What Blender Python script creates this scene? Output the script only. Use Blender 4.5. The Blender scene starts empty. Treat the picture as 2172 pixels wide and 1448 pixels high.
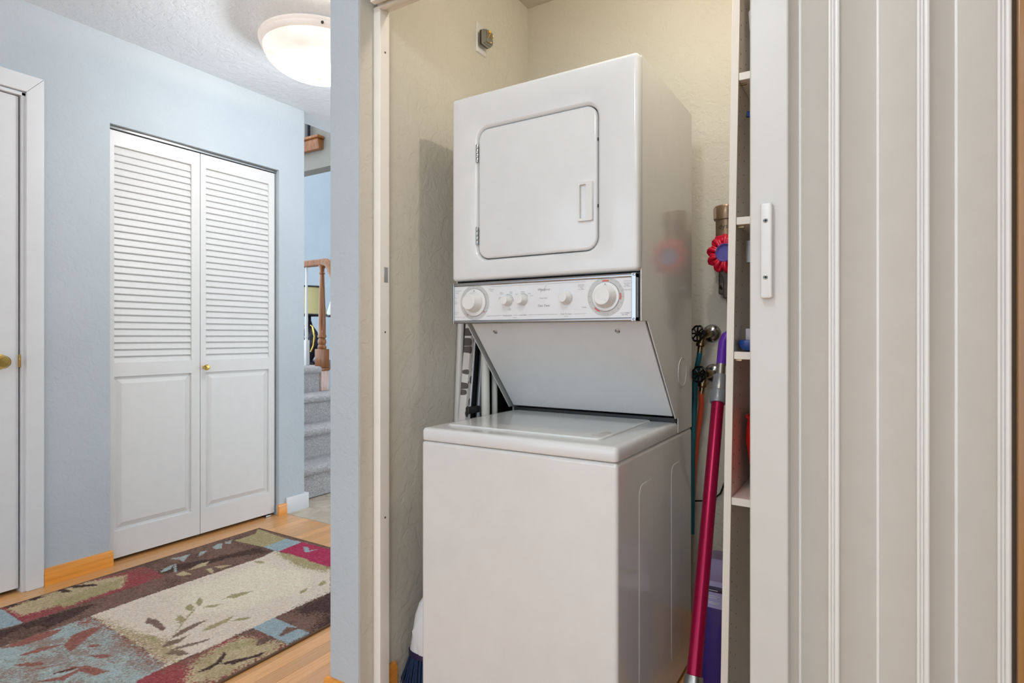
import bpy, bmesh, math, random
import numpy as np
from mathutils import Vector, Matrix
random.seed(7)
PI = math.pi
SC = bpy.context.scene
COL = SC.collection

# ------------------------------------------------------------------ camera, light, exposure
CAM_H = 1.085
YAW = math.atan(772 / 1245.0)
cd = bpy.data.cameras.new('camera')
cd.lens = 1245.0 / 2172 * 36; cd.sensor_width = 36; cd.sensor_fit = 'HORIZONTAL'
cd.shift_y = -9.0 / 2172; cd.clip_start = 0.02; cd.clip_end = 100
cam = bpy.data.objects.new('camera', cd); COL.objects.link(cam)
cam.location = (0, 0, CAM_H); cam.rotation_euler = (PI / 2, 0, YAW)
SC.camera = cam

w = bpy.data.worlds.new('world'); SC.world = w; w.use_nodes = True
bg = w.node_tree.nodes['Background']
bg.inputs['Color'].default_value = (0.79, 0.895, 1.0, 1); bg.inputs['Strength'].default_value = 2.6

SC.view_settings.view_transform = 'Standard'; SC.view_settings.look = 'None'
SC.view_settings.exposure = 0.0; SC.view_settings.gamma = 1.0; SC.view_settings.use_curve_mapping = False
ROOM_LAMP_W = 25.0; HALL_LAMP_W = 31.0; CLOSET_LAMP_W = 11.0; FILL_PANEL_W = 12.0

# ------------------------------------------------------------------ helpers
def lin(c):
    c = c / 255.0
    return c / 12.92 if c <= 0.04045 else ((c + 0.055) / 1.055) ** 2.4
def rgb(r, g, b): return (lin(r), lin(g), lin(b), 1)

def nmat(name):
    m = bpy.data.materials.new(name); m.use_nodes = True
    nt = m.node_tree
    return m, nt, nt.nodes['Principled BSDF']
def coords(nt, scale=(1, 1, 1), kind='Object'):
    tc = nt.nodes.new('ShaderNodeTexCoord'); mp = nt.nodes.new('ShaderNodeMapping')
    mp.inputs['Scale'].default_value = scale
    nt.links.new(tc.outputs[kind], mp.inputs['Vector']); return mp.outputs['Vector']
def noise(nt, vec, scale, detail=4, rough=0.5, dist=0.0):
    n = nt.nodes.new('ShaderNodeTexNoise'); n.inputs['Scale'].default_value = scale
    n.inputs['Detail'].default_value = detail; n.inputs['Roughness'].default_value = rough
    n.inputs['Distortion'].default_value = dist
    nt.links.new(vec, n.inputs['Vector']); return n
def ramp(nt, fac, stops):
    r = nt.nodes.new('ShaderNodeValToRGB')
    while len(r.color_ramp.elements) < len(stops): r.color_ramp.elements.new(0.5)
    for e, (p, c) in zip(r.color_ramp.elements, stops): e.position = p; e.color = c
    nt.links.new(fac, r.inputs['Fac']); return r
def bump(nt, bs, h, strength, dist=0.01):
    b = nt.nodes.new('ShaderNodeBump'); b.inputs['Strength'].default_value = strength; b.inputs['Distance'].default_value = dist
    nt.links.new(h, b.inputs['Height']); nt.links.new(b.outputs['Normal'], bs.inputs['Normal']); return b
def plain(name, col, rough=0.5, metal=0.0, spec=0.5, coat=0.0):
    m, nt, bs = nmat(name)
    bs.inputs['Base Color'].default_value = rgb(*col); bs.inputs['Roughness'].default_value = rough
    bs.inputs['Metallic'].default_value = metal; bs.inputs['Specular IOR Level'].default_value = spec
    bs.inputs['Coat Weight'].default_value = coat; bs.inputs['Coat Roughness'].default_value = 0.05
    # faint mottling so nothing is perfectly flat
    v = coords(nt); n = noise(nt, v, 18, 3)
    a = rgb(*[max(0, c - 1.5) for c in col]); b = rgb(*[min(255, c + 1.5) for c in col])
    r = ramp(nt, n.outputs['Fac'], [(0.3, a), (0.7, b)])
    nt.links.new(r.outputs['Color'], bs.inputs['Base Color'])
    return m
def plaster(name, col, strength=0.35):
    m, nt, bs = nmat(name); bs.inputs['Roughness'].default_value = 0.62; bs.inputs['Specular IOR Level'].default_value = 0.3
    v = coords(nt)
    n1 = noise(nt, v, 26, 5, 0.55, 0.7)
    r1 = ramp(nt, n1.outputs['Fac'], [(0.44, (0, 0, 0, 1)), (0.53, (1, 1, 1, 1))])
    n2 = noise(nt, v, 110, 3, 0.5)
    add = nt.nodes.new('ShaderNodeMath'); add.operation = 'MULTIPLY_ADD'; add.inputs[1].default_value = 0.35
    nt.links.new(n2.outputs['Fac'], add.inputs[0]); nt.links.new(r1.outputs['Color'], add.inputs[2])
    bump(nt, bs, add.outputs[0], strength, 0.004)
    n3 = noise(nt, v, 2.2, 3)
    r = ramp(nt, n3.outputs['Fac'], [(0.35, rgb(*[c - 3 for c in col])), (0.7, rgb(*[c + 3 for c in col]))])
    nt.links.new(r.outputs['Color'], bs.inputs['Base Color'])
    return m
def oak(name, c0, c1, c2, stretch=(30, 1.2, 30), rough=0.32, coat=0.25, rnd=0.0):
    m, nt, bs = nmat(name); bs.inputs['Roughness'].default_value = rough; bs.inputs['Coat Weight'].default_value = coat
    bs.inputs['Coat Roughness'].default_value = 0.15
    v = coords(nt, stretch)
    if rnd:
        oi = nt.nodes.new('ShaderNodeObjectInfo'); cb = nt.nodes.new('ShaderNodeVectorMath'); cb.operation = 'ADD'
        sc = nt.nodes.new('ShaderNodeVectorMath'); sc.operation = 'SCALE'; sc.inputs['Scale'].default_value = 40.0
        nt.links.new(oi.outputs['Random'], sc.inputs[0]); nt.links.new(v, cb.inputs[0]); nt.links.new(sc.outputs[0], cb.inputs[1]); v = cb.outputs[0]
    n = noise(nt, v, 2.0, 6, 0.6, 0.8)
    r = ramp(nt, n.outputs['Fac'], [(0.28, rgb(*c0)), (0.5, rgb(*c1)), (0.72, rgb(*c2))])
    out = r.outputs['Color']
    if rnd:
        hsv = nt.nodes.new('ShaderNodeHueSaturation'); mr = nt.nodes.new('ShaderNodeMapRange')
        mr.inputs['To Min'].default_value = 1 - rnd; mr.inputs['To Max'].default_value = 1 + rnd * 0.6
        nt.links.new(oi.outputs['Random'], mr.inputs['Value']); nt.links.new(mr.outputs['Result'], hsv.inputs['Value'])
        nt.links.new(out, hsv.inputs['Color']); out = hsv.outputs['Color']
    nt.links.new(out, bs.inputs['Base Color'])
    bump(nt, bs, n.outputs['Fac'], 0.06, 0.002)
    return m

class MB:
    def __init__(s): s.bm = bmesh.new()
    def box(s, x0, x1, y0, y1, z0, z1, bev=0.0, seg=2):
        t = bmesh.new()
        bmesh.ops.create_cube(t, size=1.0)
        for v in t.verts:
            v.co = Vector(((x0 + x1) / 2 + v.co.x * (x1 - x0), (y0 + y1) / 2 + v.co.y * (y1 - y0), (z0 + z1) / 2 + v.co.z * (z1 - z0)))
        if bev > 0: bmesh.ops.bevel(t, geom=t.edges[:], offset=bev, segments=seg, profile=0.5, affect='EDGES')
        me = bpy.data.meshes.new('tmp'); t.to_mesh(me); t.free(); s.bm.from_mesh(me); bpy.data.meshes.remove(me); return s
    def prism(s, pts, axis, a0, a1, bev=0.0, seg=2):
        t = bmesh.new()
        def mk(p, a): return {'x': Vector((a, p[0], p[1])), 'y': Vector((p[0], a, p[1])), 'z': Vector((p[0], p[1], a))}[axis]
        A = [t.verts.new(mk(p, a0)) for p in pts]; B = [t.verts.new(mk(p, a1)) for p in pts]
        t.faces.new(A); t.faces.new(B[::-1]); n = len(pts)
        for i in range(n): t.faces.new([A[i], B[i], B[(i + 1) % n], A[(i + 1) % n]])
        bmesh.ops.recalc_face_normals(t, faces=t.faces)
        if bev > 0: bmesh.ops.bevel(t, geom=t.edges[:], offset=bev, segments=seg, profile=0.5, affect='EDGES')
        me = bpy.data.meshes.new('tmp'); t.to_mesh(me); t.free(); s.bm.from_mesh(me); bpy.data.meshes.remove(me); return s
    def loft(s, loops, cap0=True, cap1=True):
        L = [[s.bm.verts.new(p) for p in lp] for lp in loops]; n = len(L[0]); fs = []
        for a, b in zip(L[:-1], L[1:]):
            for i in range(n): fs.append(s.bm.faces.new([a[i], a[(i + 1) % n], b[(i + 1) % n], b[i]]))
        if cap0: fs.append(s.bm.faces.new(L[0][::-1]))
        if cap1: fs.append(s.bm.faces.new(L[-1]))
        return s
    def tube(s, pts, r, n=10, cap=True, closed=False):
        P = [Vector(p) for p in pts]; m = len(P); R = r if isinstance(r, (list, tuple)) else [r] * m
        T = []
        for i in range(m):
            if closed: T.append((P[(i + 1) % m] - P[i - 1]).normalized())
            else: T.append((P[min(i + 1, m - 1)] - P[max(i - 1, 0)]).normalized())
        up = Vector((0, 0, 1)) if abs(T[0].z) < 0.9 else Vector((1, 0, 0))
        U = (up - T[0] * up.dot(T[0])).normalized(); loops = []
        for i in range(m):
            U = (U - T[i] * U.dot(T[i])).normalized(); V = T[i].cross(U)
            loops.append([P[i] + (U * math.cos(2 * PI * k / n) + V * math.sin(2 * PI * k / n)) * R[i] for k in range(n)])
        if closed: loops.append(loops[0])
        s.loft(loops, cap and not closed, cap and not closed)
        if closed: bmesh.ops.remove_doubles(s.bm, verts=s.bm.verts, dist=1e-6)
        return s
    def lathe(s, prof, c, axis=(0, 0, 1), n=32, sx=1.0):
        ax = Vector(axis).normalized(); up = Vector((0, 0, 1)) if abs(ax.z) < 0.9 else Vector((1, 0, 0))
        U = (up - ax * up.dot(ax)).normalized(); V = ax.cross(U); c = Vector(c)
        s.loft([[c + ax * h + (U * math.cos(2 * PI * k / n) + V * math.sin(2 * PI * k / n) * sx) * max(r, 1e-5) for k in range(n)] for r, h in prof]); return s
    def text(s, txt, x, y, z, size, shear=0.0, align='CENTER', frame=None, sx=1.0):
        cu = bpy.data.curves.new('t', 'FONT'); cu.body = txt; cu.size = size; cu.align_x = align; cu.shear = shear; cu.resolution_u = 2
        o = bpy.data.objects.new('t', cu); me = bpy.data.meshes.new_from_object(o)
        for v in me.vertices:
            if frame: v.co = frame(v.co.x * sx, v.co.y)
            else: v.co = Vector((x + v.co.x * sx, y, z + v.co.y))
        s.bm.from_mesh(me); bpy.data.objects.remove(o); bpy.data.curves.remove(cu); bpy.data.meshes.remove(me); return s
    def obj(s, name, mat, parent=None, ang=38, wn=False, fix=True):
        if fix: bmesh.ops.recalc_face_normals(s.bm, faces=s.bm.faces)
        me = bpy.data.meshes.new(name); s.bm.to_mesh(me); s.bm.free()
        for p in me.polygons: p.use_smooth = True
        me.set_sharp_from_angle(angle=math.radians(ang))
        me.materials.append(mat)
        o = bpy.data.objects.new(name, me); COL.objects.link(o)
        if wn:
            md = o.modifiers.new('wn', 'WEIGHTED_NORMAL'); md.keep_sharp = True
        if parent: attach(o, parent)
        return o
def attach(o, p):
    # geometry is written in place; a part directly under an empty gets that empty's inverse
    o.parent = p
    if p.type == 'EMPTY': o.matrix_parent_inverse = Matrix.Translation(p.location).inverted()
def root(name, loc, label, cat, group=None):
    o = bpy.data.objects.new(name, None); COL.objects.link(o); o.location = loc; o.empty_display_size = 0.05
    return tag(o, label, cat, group)
def tag(o, label=None, cat=None, group=None, kind=None):
    if label: o['label'] = label
    if cat: o['category'] = cat
    if group: o['group'] = group
    if kind: o['kind'] = kind
    return o
def struct(o, label=None):
    o['kind'] = 'structure'
    if label: o['label'] = label
    return o
def circ(c, ax_u, ax_v, r, n, rv=None):
    c = Vector(c); U = Vector(ax_u); V = Vector(ax_v); rv = rv or r
    return [c + U * (r * math.cos(2 * PI * k / n)) + V * (rv * math.sin(2 * PI * k / n)) for k in range(n)]
def rr(a0, a1, b0, b1, r, f, k=6):
    """rounded rectangle; f maps (a,b) to a point"""
    pts = []
    for ca, cb, st in ((a1 - r, b1 - r, 0), (a0 + r, b1 - r, 1), (a0 + r, b0 + r, 2), (a1 - r, b0 + r, 3)):
        for i in range(k + 1):
            t = (st + i / k) * PI / 2; pts.append(f(ca + r * math.cos(t), cb + r * math.sin(t)))
    return pts
def plate(m, x0, x1, z0, z1, r, ylist, k=6):
    """rounded plate facing -Y: ylist = [(inset, y), ...] back to front"""
    m.loft([rr(x0 + i, x1 - i, z0 + i, z1 - i, max(r - i, 0.0008), lambda a, b, y=y: Vector((a, y, b)), k) for i, y in ylist]); return m

# ------------------------------------------------------------------ materials
M = {}
M['hall'] = plaster('hall_wall_paint', (182, 190, 195), 0.22)
M['closet'] = plaster('closet_wall_paint', (204, 198, 184), 0.28)
M['ceil'] = plaster('ceiling_paint', (226, 231, 236), 0.4)
M['far'] = plaster('pale_blue_paint', (142, 152, 159), 0.25)
M['taupe'] = plain('taupe_paint', (122, 117, 108), 0.7)
M['white'] = plain('white_trim_paint', (216, 216, 216), 0.38)
M['louver'] = plain('louver_paint', (216, 214, 211), 0.45)
M['jamb'] = plain('cream_jamb_paint', (234, 228, 219), 0.42)
M['enamel'] = plain('white_enamel', (212, 212, 211), 0.16, coat=0.15)
M['enamel2'] = plain('white_enamel_shell', (212, 210, 206), 0.14, coat=0.4)
M['lidmat'] = plain('white_enamel_lid', (218, 218, 216), 0.13, coat=0.05)
M['plastic'] = plain('white_plastic', (213, 212, 209), 0.35)
M['knob'] = plain('knob_plastic', (217, 216, 213), 0.3)
M['vinyl'] = plain('beige_vinyl', (200, 194, 185), 0.36)
M['post'] = plain('door_post_paint', (200, 197, 190), 0.42)
M['welt'] = plain('vinyl_welt', (222, 220, 214), 0.3)
M['chrome'] = plain('chrome', (168, 171, 176), 0.22, 1.0)
M['steel'] = plain('steel', (170, 170, 168), 0.3, 1.0)
M['brass'] = plain('polished_brass', (214, 176, 96), 0.16, 1.0)
M['oldbrass'] = plain('aged_brass', (150, 128, 98), 0.3, 1.0)
M['black'] = plain('black_plastic', (16, 16, 16), 0.45)
M['iron'] = plain('black_cast_iron', (34, 34, 36), 0.25, 0.6)
M['ink'] = plain('grey_print', (152, 152, 152), 0.6)
M['inkred'] = plain('red_print', (214, 82, 70), 0.5)
M['greydisc'] = plain('grey_dial_print', (188, 187, 185), 0.45)
M['shelf'] = plain('cream_melamine', (224, 215, 202), 0.4)
M['holes'] = plain('pin_hole_dark', (92, 74, 56), 0.8)
M['gold_oak'] = oak('golden_oak_trim', (136, 92, 42), (156, 108, 50), (168, 122, 60), (12, 12, 1.0), 0.3)
M['base_oak'] = oak('oak_baseboard', (208, 132, 48), (230, 152, 62), (238, 166, 76), (14, 1.2, 40), 0.28)
M['plank'] = oak('oak_plank', (186, 120, 62), (224, 164, 102), (238, 188, 130), (26, 1.6, 26), 0.3, 0.3, rnd=0.16)
M['rail_oak'] = oak('rail_oak', (104, 58, 20), (132, 78, 30), (154, 96, 44), (20, 20, 2), 0.28)
M['raw_oak'] = oak('worn_bare_wood', (196, 160, 146), (216, 186, 174), (224, 206, 200), (30, 30, 3), 0.6, 0)
M['teal'] = plain('teal_rubber', (22, 96, 108), 0.45)
M['orange'] = plain('orange_rubber', (212, 84, 52), 0.4)
M['magenta'] = plain('magenta_anodised', (146, 0, 56), 0.3, 0.55)
M['purple'] = plain('purple_plastic', (84, 34, 148), 0.25)
M['dkpurple'] = plain('deep_purple_plastic', (52, 38, 120), 0.2)
M['lav'] = plain('lavender_plastic', (132, 118, 158), 0.3)
M['lav2'] = plain('pale_lavender_label', (170, 164, 206), 0.4)
M['navy'] = plain('navy_label', (30, 24, 62), 0.4)
M['print'] = plain('white_print', (226, 224, 232), 0.5)
M['bronze'] = plain('bronze_plastic', (132, 108, 84), 0.28, 0.35)
M['bronze_dk'] = plain('dark_bronze_plastic', (62, 50, 38), 0.35, 0.2)
M['red'] = plain('red_gloss_plastic', (206, 22, 56), 0.22)
M['redtub'] = plain('red_tub_plastic', (214, 22, 18), 0.3)
M['indigo'] = plain('indigo_plastic', (88, 84, 158), 0.3)
M['blue'] = plain('blue_plastic', (24, 62, 128), 0.22)
M['bristle'] = plain('blue_bristle', (24, 50, 88), 0.6)
M['greyp'] = plain('grey_plastic', (122, 124, 128), 0.28, 0.3)
M['pole'] = plain('white_pole_enamel', (206, 204, 196), 0.28)
M['dark'] = plain('dark_metal', (44, 44, 44), 0.4, 0.4)
M['shade'] = plain('gold_lamp_shade', (172, 160, 112), 0.8)
M['shade2'] = plain('pale_lamp_shade', (206, 208, 202), 0.8)
M['urn'] = plain('dark_glaze', (30, 30, 38), 0.2)
M['table'] = plain('dark_table_wood', (58, 40, 32), 0.4)
M['paper'] = plain('pale_paper', (206, 196, 204), 0.7)

m, nt, bs = nmat('clear_plastic'); bs.inputs['Base Color'].default_value = rgb(220, 220, 220); bs.inputs['Roughness'].default_value = 0.1
bs.inputs['Transmission Weight'].default_value = 0.7; M['clear'] = m

# grey carpet
m, nt, bs = nmat('grey_carpet'); bs.inputs['Roughness'].default_value = 0.95; bs.inputs['Specular IOR Level'].default_value = 0.05
v = coords(nt); n = noise(nt, v, 70, 4, 0.7, 1.5)
r = ramp(nt, n.outputs['Fac'], [(0.3, rgb(172, 167, 167)), (0.5, rgb(218, 213, 212)), (0.68, rgb(240, 236, 235))])
nt.links.new(r.outputs['Color'], bs.inputs['Base Color']); bump(nt, bs, n.outputs['Fac'], 1.0, 0.02); M['carpet'] = m
# stone tile
m, nt, bs = nmat('stone_tile'); bs.inputs['Roughness'].default_value = 0.4
v = coords(nt); n = noise(nt, v, 9, 6, 0.65, 1.0)
r = ramp(nt, n.outputs['Fac'], [(0.3, rgb(158, 142, 122)), (0.5, rgb(184, 170, 150)), (0.7, rgb(200, 190, 172))])
nt.links.new(r.outputs['Color'], bs.inputs['Base Color']); bump(nt, bs, n.outputs['Fac'], 0.1, 0.003); M['tile'] = m
# rug pile (vertex colours carry the woven pattern)
m, nt, bs = nmat('rug_pile'); bs.inputs['Roughness'].default_value = 0.95; bs.inputs['Specular IOR Level'].default_value = 0.05
at = nt.nodes.new('ShaderNodeAttribute'); at.attribute_name = 'Col'
v = coords(nt); n = noise(nt, v, 260, 3, 0.7); n2 = noise(nt, v, 60, 4, 0.7)
mx = nt.nodes.new('ShaderNodeMixRGB'); mx.blend_type = 'OVERLAY'; mx.inputs['Fac'].default_value = 0.4
mx2 = nt.nodes.new('ShaderNodeMixRGB'); mx2.blend_type = 'OVERLAY'; mx2.inputs['Fac'].default_value = 0.3
nt.links.new(at.outputs['Color'], mx.inputs['Color1']); nt.links.new(n.outputs['Fac'], mx.inputs['Color2'])
nt.links.new(mx.outputs['Color'], mx2.inputs['Color1']); nt.links.new(n2.outputs['Fac'], mx2.inputs['Color2'])
nt.links.new(mx2.outputs['Color'], bs.inputs['Base Color']); bump(nt, bs, n.outputs['Fac'], 0.8, 0.006); M['rug'] = m
M['binding'] = plain('rug_binding', (112, 86, 66), 0.9)
# ironing board cover: white cloth with dark leaf print
m, nt, bs = nmat('leaf_print_cloth'); bs.inputs['Roughness'].default_value = 0.85
v = coords(nt, (1, 14, 9)); vo = nt.nodes.new('ShaderNodeTexVoronoi'); vo.inputs['Scale'].default_value = 3.3; nt.links.new(v, vo.inputs['Vector'])
r = ramp(nt, vo.outputs['Distance'], [(0.40, rgb(92, 86, 82)), (0.45, rgb(212, 208, 202))])
nt.links.new(r.outputs['Color'], bs.inputs['Base Color']); M['leaf'] = m
# lamp glass
def glow(name, col, strength):
    m, nt, bs = nmat(name); bs.inputs['Base Color'].default_value = rgb(236, 226, 216); bs.inputs['Roughness'].default_value = 0.35
    v = coords(nt); n = noise(nt, v, 9, 5, 0.6, 1.0)
    r = ramp(nt, n.outputs['Fac'], [(0.3, (col[0] * 0.6, col[1] * 0.55, col[2] * 0.5, 1)), (0.65, (*col, 1))])
    nt.links.new(r.outputs['Color'], bs.inputs['Emission Color']); bs.inputs['Emission Strength'].default_value = strength; return m
M['glow_rim'] = glow('alabaster_rim', (1.0, 0.88, 0.80), 0.22)
M['glow'] = glow('alabaster_bowl', (1.0, 0.94, 0.86), 0.62)
M['bulb'] = glow('lit_bulb', (1.0, 0.9, 0.72), 12.0)

# ================================================================== THE SETTING
WX = -3.09          # hall wall face
CZ = 2.52           # hall ceiling
PX0, PX1 = -1.388, -1.268   # partition between hall and laundry closet
FY = 1.205          # front of closet walls
BY = 2.172          # closet back wall
CCZ = 2.49          # closet ceiling

# ---- floor: slab + oak strip planks where the photo shows them
fl = struct(MB().box(-3.2, 2.2, -3.2, 2.335, -0.06, -0.004).obj('floor', M['plank']), 'oak strip floor')
pm = bpy.data.meshes.new('plank')
t = bmesh.new(); bmesh.ops.create_cube(t, size=1.0); bmesh.ops.bevel(t, geom=t.edges[:], offset=0.012, segments=1, affect='EDGES'); t.to_mesh(pm); t.free()
pm.materials.append(M['plank'])
PW = 0.057
def planks(x0, x1, y0, y1):
    x = x0; i = 0
    while x < x1 - 0.01:
        y = y0 - random.uniform(0, 0.5)
        while y < y1 - 0.02:
            L = random.uniform(0.45, 1.0); e = min(y + L, y1); s = max(y, y0)
            if e - s > 0.05:
                o = bpy.data.objects.new('plank', pm); COL.objects.link(o); o.parent = fl
                wv = min(PW, x1 - x) - 0.0008
                o.location = (x + wv / 2, (s + e) / 2, -0.004); o.scale = (wv, e - s - 0.0008, 0.0085)
            y += L
        x += PW; i += 1
planks(-3.2, PX0, 0.55, 2.335); planks(PX1, 0.2, 1.1, BY)
fl2 = struct(MB().box(-4.2, 0.5, 2.335, 7.0, -0.06, -0.006).obj('floor', M['tile']), 'stone tile floor by the stairs')
for tx in range(3):
    for ty in range(3):
        x0 = -3.23 + tx * 0.40; y0 = 2.338 + ty * 0.40
        o = MB().box(x0, x0 + 0.397, y0, y0 + 0.397, -0.006, 0.001, 0.0015, 1).obj('tile', M['tile'], fl2)

# ---- hall wall with two door openings
m_ = MB()
D1a, D1b, D1z = 0.16, 1.035, 2.125
D2a, D2b, D2z = 1.362, 2.291, 2.102
T = -3.21
m_.box(T, WX, -3.2, D1a, 0, CZ); m_.box(T, WX, D1a, D1b, D1z, CZ); m_.box(T, WX, D1b, D2a, 0, CZ)
m_.box(T, WX, D2a, D2b, D2z, CZ); m_.box(T, WX, D2b, 2.475, 0, CZ)
struct(m_.obj('wall_left', M['hall']))
# closet box behind the louvred doors and beyond the left door
m_ = MB(); m_.box(-3.8, -3.77, 0.0, 2.475, 0, CZ); m_.box(-3.8, T, 2.43, 2.475, 0, CZ); m_.box(-3.8, T, 1.18, 1.22, 0, CZ); m_.box(-3.8, T, 0.0, 0.04, 0, CZ)
m_.box(-3.8, T, 0.0, 2.475, CZ - .02, CZ); m_.box(-3.8, T, 0, 2.475, -.06, 0.0)
struct(m_.obj('wall_closets', M['hall']))
# partition column + closet side wall
struct(MB().box(PX0, PX1, FY, BY + 0.12, 0, CZ, 0.004, 2).obj('wall_partition', M['hall'], wn=True))
# closet side lining (beige paint starts round the corner)
struct(MB().box(PX1 - 0.002, PX1 + 0.0015, FY + 0.004, BY + 0.05, 0, CZ).obj('wall_closet_left', M['closet']))
struct(MB().box(PX1, 0.34, BY, BY + 0.12, 0, CZ).obj('wall_back', M['closet']))
struct(MB().box(0.24, 0.34, FY, BY, 0, CZ).obj('wall_closet_right', M['closet']))
struct(MB().box(PX1, 0.34, FY, FY + 0.097, 2.085, CZ).obj('wall_header', M['hall']))
struct(MB().box(0.26, 2.2, FY, FY + 0.12, 0, CZ).obj('wall_front', M['hall']))
struct(MB().box(2.2, 2.3, -3.2, FY + .1, 0, CZ).obj('wall_right', M['hall']))
struct(MB().box(PX1, 0.34, FY + 0.097, BY, CCZ, CZ).obj('ceiling', M['closet']), 'laundry closet ceiling')
# hall ceiling with the rounded edge at the stairwell
pts = [(2.2, CZ), (-3.24, CZ)] + [(-3.24 - 0.09 * math.sin(a), CZ + 0.09 - 0.09 * math.cos(a)) for a in [PI / 16 * k for k in range(1, 9)]] + [(-3.33, CZ + 0.3), (2.2, CZ + 0.3)]
struct(MB().prism(pts, 'y', -3.2, 5.6).obj('ceiling', M['ceil']), 'white hall ceiling with a rounded edge')

# ---- far room seen past the hall end
struct(MB().box(-9.5, 0.5, 6.6, 6.7, 0, 4.6).obj('wall_far', M['far']))
struct(MB().box(-9.5, -4.2, 2.475, 7.0, -0.06, -0.006).obj('floor', M['carpet']), 'carpet of the far room')
# upper floor bulkhead and oak edge
bulk = struct(MB().box(-8.6, -3.6, 3.77, 3.9, 2.69, 4.2).obj('wall_upper', M['taupe']))
r_ = root('balcony_edge', (-4.6, 3.72, 2.83), 'oak edge board of the upper landing under the ceiling', 'trim')
MB().prism([(3.72, 2.855), (3.765, 2.855), (3.765, 2.95), (3.70, 2.95), (3.70, 2.915)], 'x', -6.6, -4.43, 0.006).obj('edge_board', M['rail_oak'], r_)
MB().box(-6.6, -4.41, 3.68, 3.765, 2.95, 2.975, 0.006).obj('cap', M['rail_oak'], r_)
for k, x in enumerate((-4.60, -4.90)):
    MB().box(x - 0.017, x + 0.017, 3.71, 3.744, 2.975, 3.6).obj('baluster', M['urn'], r_)

# ---- baseboards and trims
def bbprof(y): return None
def base_y(name, x, sgn, y0, y1, h, mat, th=0.014, lip=0.010):
    pts = [(x, 0), (x + sgn * th, 0), (x + sgn * th, h - 0.016), (x + sgn * (th - 0.006), h - 0.002), (x + sgn * 0.002, h), (x, h)]
    return struct(MB().prism(pts, 'y', y0, y1).obj(name, mat, ang=25))
def base_x(name, y, sgn, x0, x1, h, mat, th=0.014):
    pts = [(y, 0), (y + sgn * th, 0), (y + sgn * th, h - 0.016), (y + sgn * (th - 0.006), h - 0.002), (y + sgn * 0.002, h), (y, h)]
    return struct(MB().prism(pts, 'x', x0, x1).obj(name, mat, ang=25))
base_y('baseboard_left', WX, 1, 1.098, D2a + 0.008, 0.073, M['base_oak'], 0.018)
o = base_y('baseboard_left', WX, 1, D2b - 0.012, 2.336, 0.066, M['base_oak'], 0.016)
m_ = MB(); m_.box(WX, WX + 0.016, 2.336, 2.50, 0, 0.098, 0.003); m_.box(T, WX + 0.002, 2.476, 2.499, 0, 0.097, 0.003)
struct(m_.obj('baseboard_left', M['white']))
base_y('baseboard_closet', PX1 + 0.0015, 1, 1.300, 1.352, 0.086, M['base_oak'], 0.013)
base_x('baseboard_column', FY, -1, PX0 - 0.012, PX1 + 0.002, 0.072, M['base_oak'], 0.013)
base_y('baseboard_column', PX0, -1, FY, BY, 0.072, M['base_oak'], 0.013)
base_x('baseboard_back', BY, -1, PX1 + .01, 0.24, 0.082, M['base_oak'], 0.013)
# painted jamb strip on the closet reveal
j = MB(); j.box(PX1 + 0.0015, PX1 + 0.029, 1.262, 1.302, 0, 2.062, 0.003, 2)
trim2 = struct(j.obj('trim_2', M['jamb'], wn=True), 'cream painted jamb strip of the laundry closet')
MB().box(PX1 + 0.0285, PX1 + 0.0305, 1.278, 1.294, 1.248, 1.293, 0.0008, 1).obj('strike_plate', M['steel'], trim2)
for zz in (1.10, .55, 1.93):
    MB().lathe([(0.0, 0), (0.003, 0.0002), (0.003, 0.001), (0, 0.0012)], (PX1 + 0.0288, 1.283, zz), (1, 0, 0), 10).obj('nail_hole', M['holes'], trim2)
# golden oak jamb at the right end of the opening
g = MB(); g.box(0.205, 0.262, 1.135, 1.34, 0, 2.085, 0.004); g.box(0.196, 0.206, 1.205, 1.23, 0, 2.085, 0.002)
struct(g.obj('trim_3', M['gold_oak'], wn=True), 'golden oak jamb at the right edge')
struct(MB().box(0.1865, 0.30, 1.180, 1.198, 0, 2.14, 0.003).obj('trim_4', M['gold_oak'], wn=True))

# ---- left flat door with casing
cas = MB()
cas.prism([(1.035, 0), (1.098, 0), (1.098, 2.205), (1.035, 2.130)], 'x', WX, WX + 0.017, 0.004)
cas.prism([(0.08, 2.205), (0.16, 2.130), (1.035, 2.130), (1.098, 2.205)], 'x', WX, WX + 0.017, 0.004)
cas.prism([(0.08, 0), (0.16, 0), (0.16, 2.130), (0.08, 2.205)], 'x', WX, WX + 0.017, 0.004)
cas.box(T + .01, WX + 0.004, 1.022, 1.036, 0, 2.126, 0.001); cas.box(T + .01, WX + 0.004, 0.16, 1.036, 2.113, 2.127, 0.001); cas.box(T + .01, WX + 0.004, 0.158, 0.172, 0, 2.126, 0.001)
struct(cas.obj('trim_1', M['white'], wn=True), 'white casing of the flat hall door')
d1 = struct(MB().box(WX - 0.049, WX - 0.012, 0.176, 1.017, 0.018, 2.110, 0.003).obj('door_1', M['white'], wn=True), 'flat white hall door at the left edge with a brass knob')
MB().lathe([(0.0, -0.002), (0.032, 0), (0.033, 0.004), (0.020, 0.009), (0.011, 0.014), (0.011, 0.034), (0.020, 0.040), (0.027, 0.050), (0.027, 0.060), (0.020, 0.069), (0, 0.071)], (WX - 0.012, 0.946, 0.983), (1, 0, 0), 28).obj('door_knob', M['brass'], d1)
MB().box(WX - 0.018, WX - 0.004, 1.0165, 1.0225, 0.957, 1.012, 0.001, 1).obj('latch_plate', M['brass'], d1)

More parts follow.
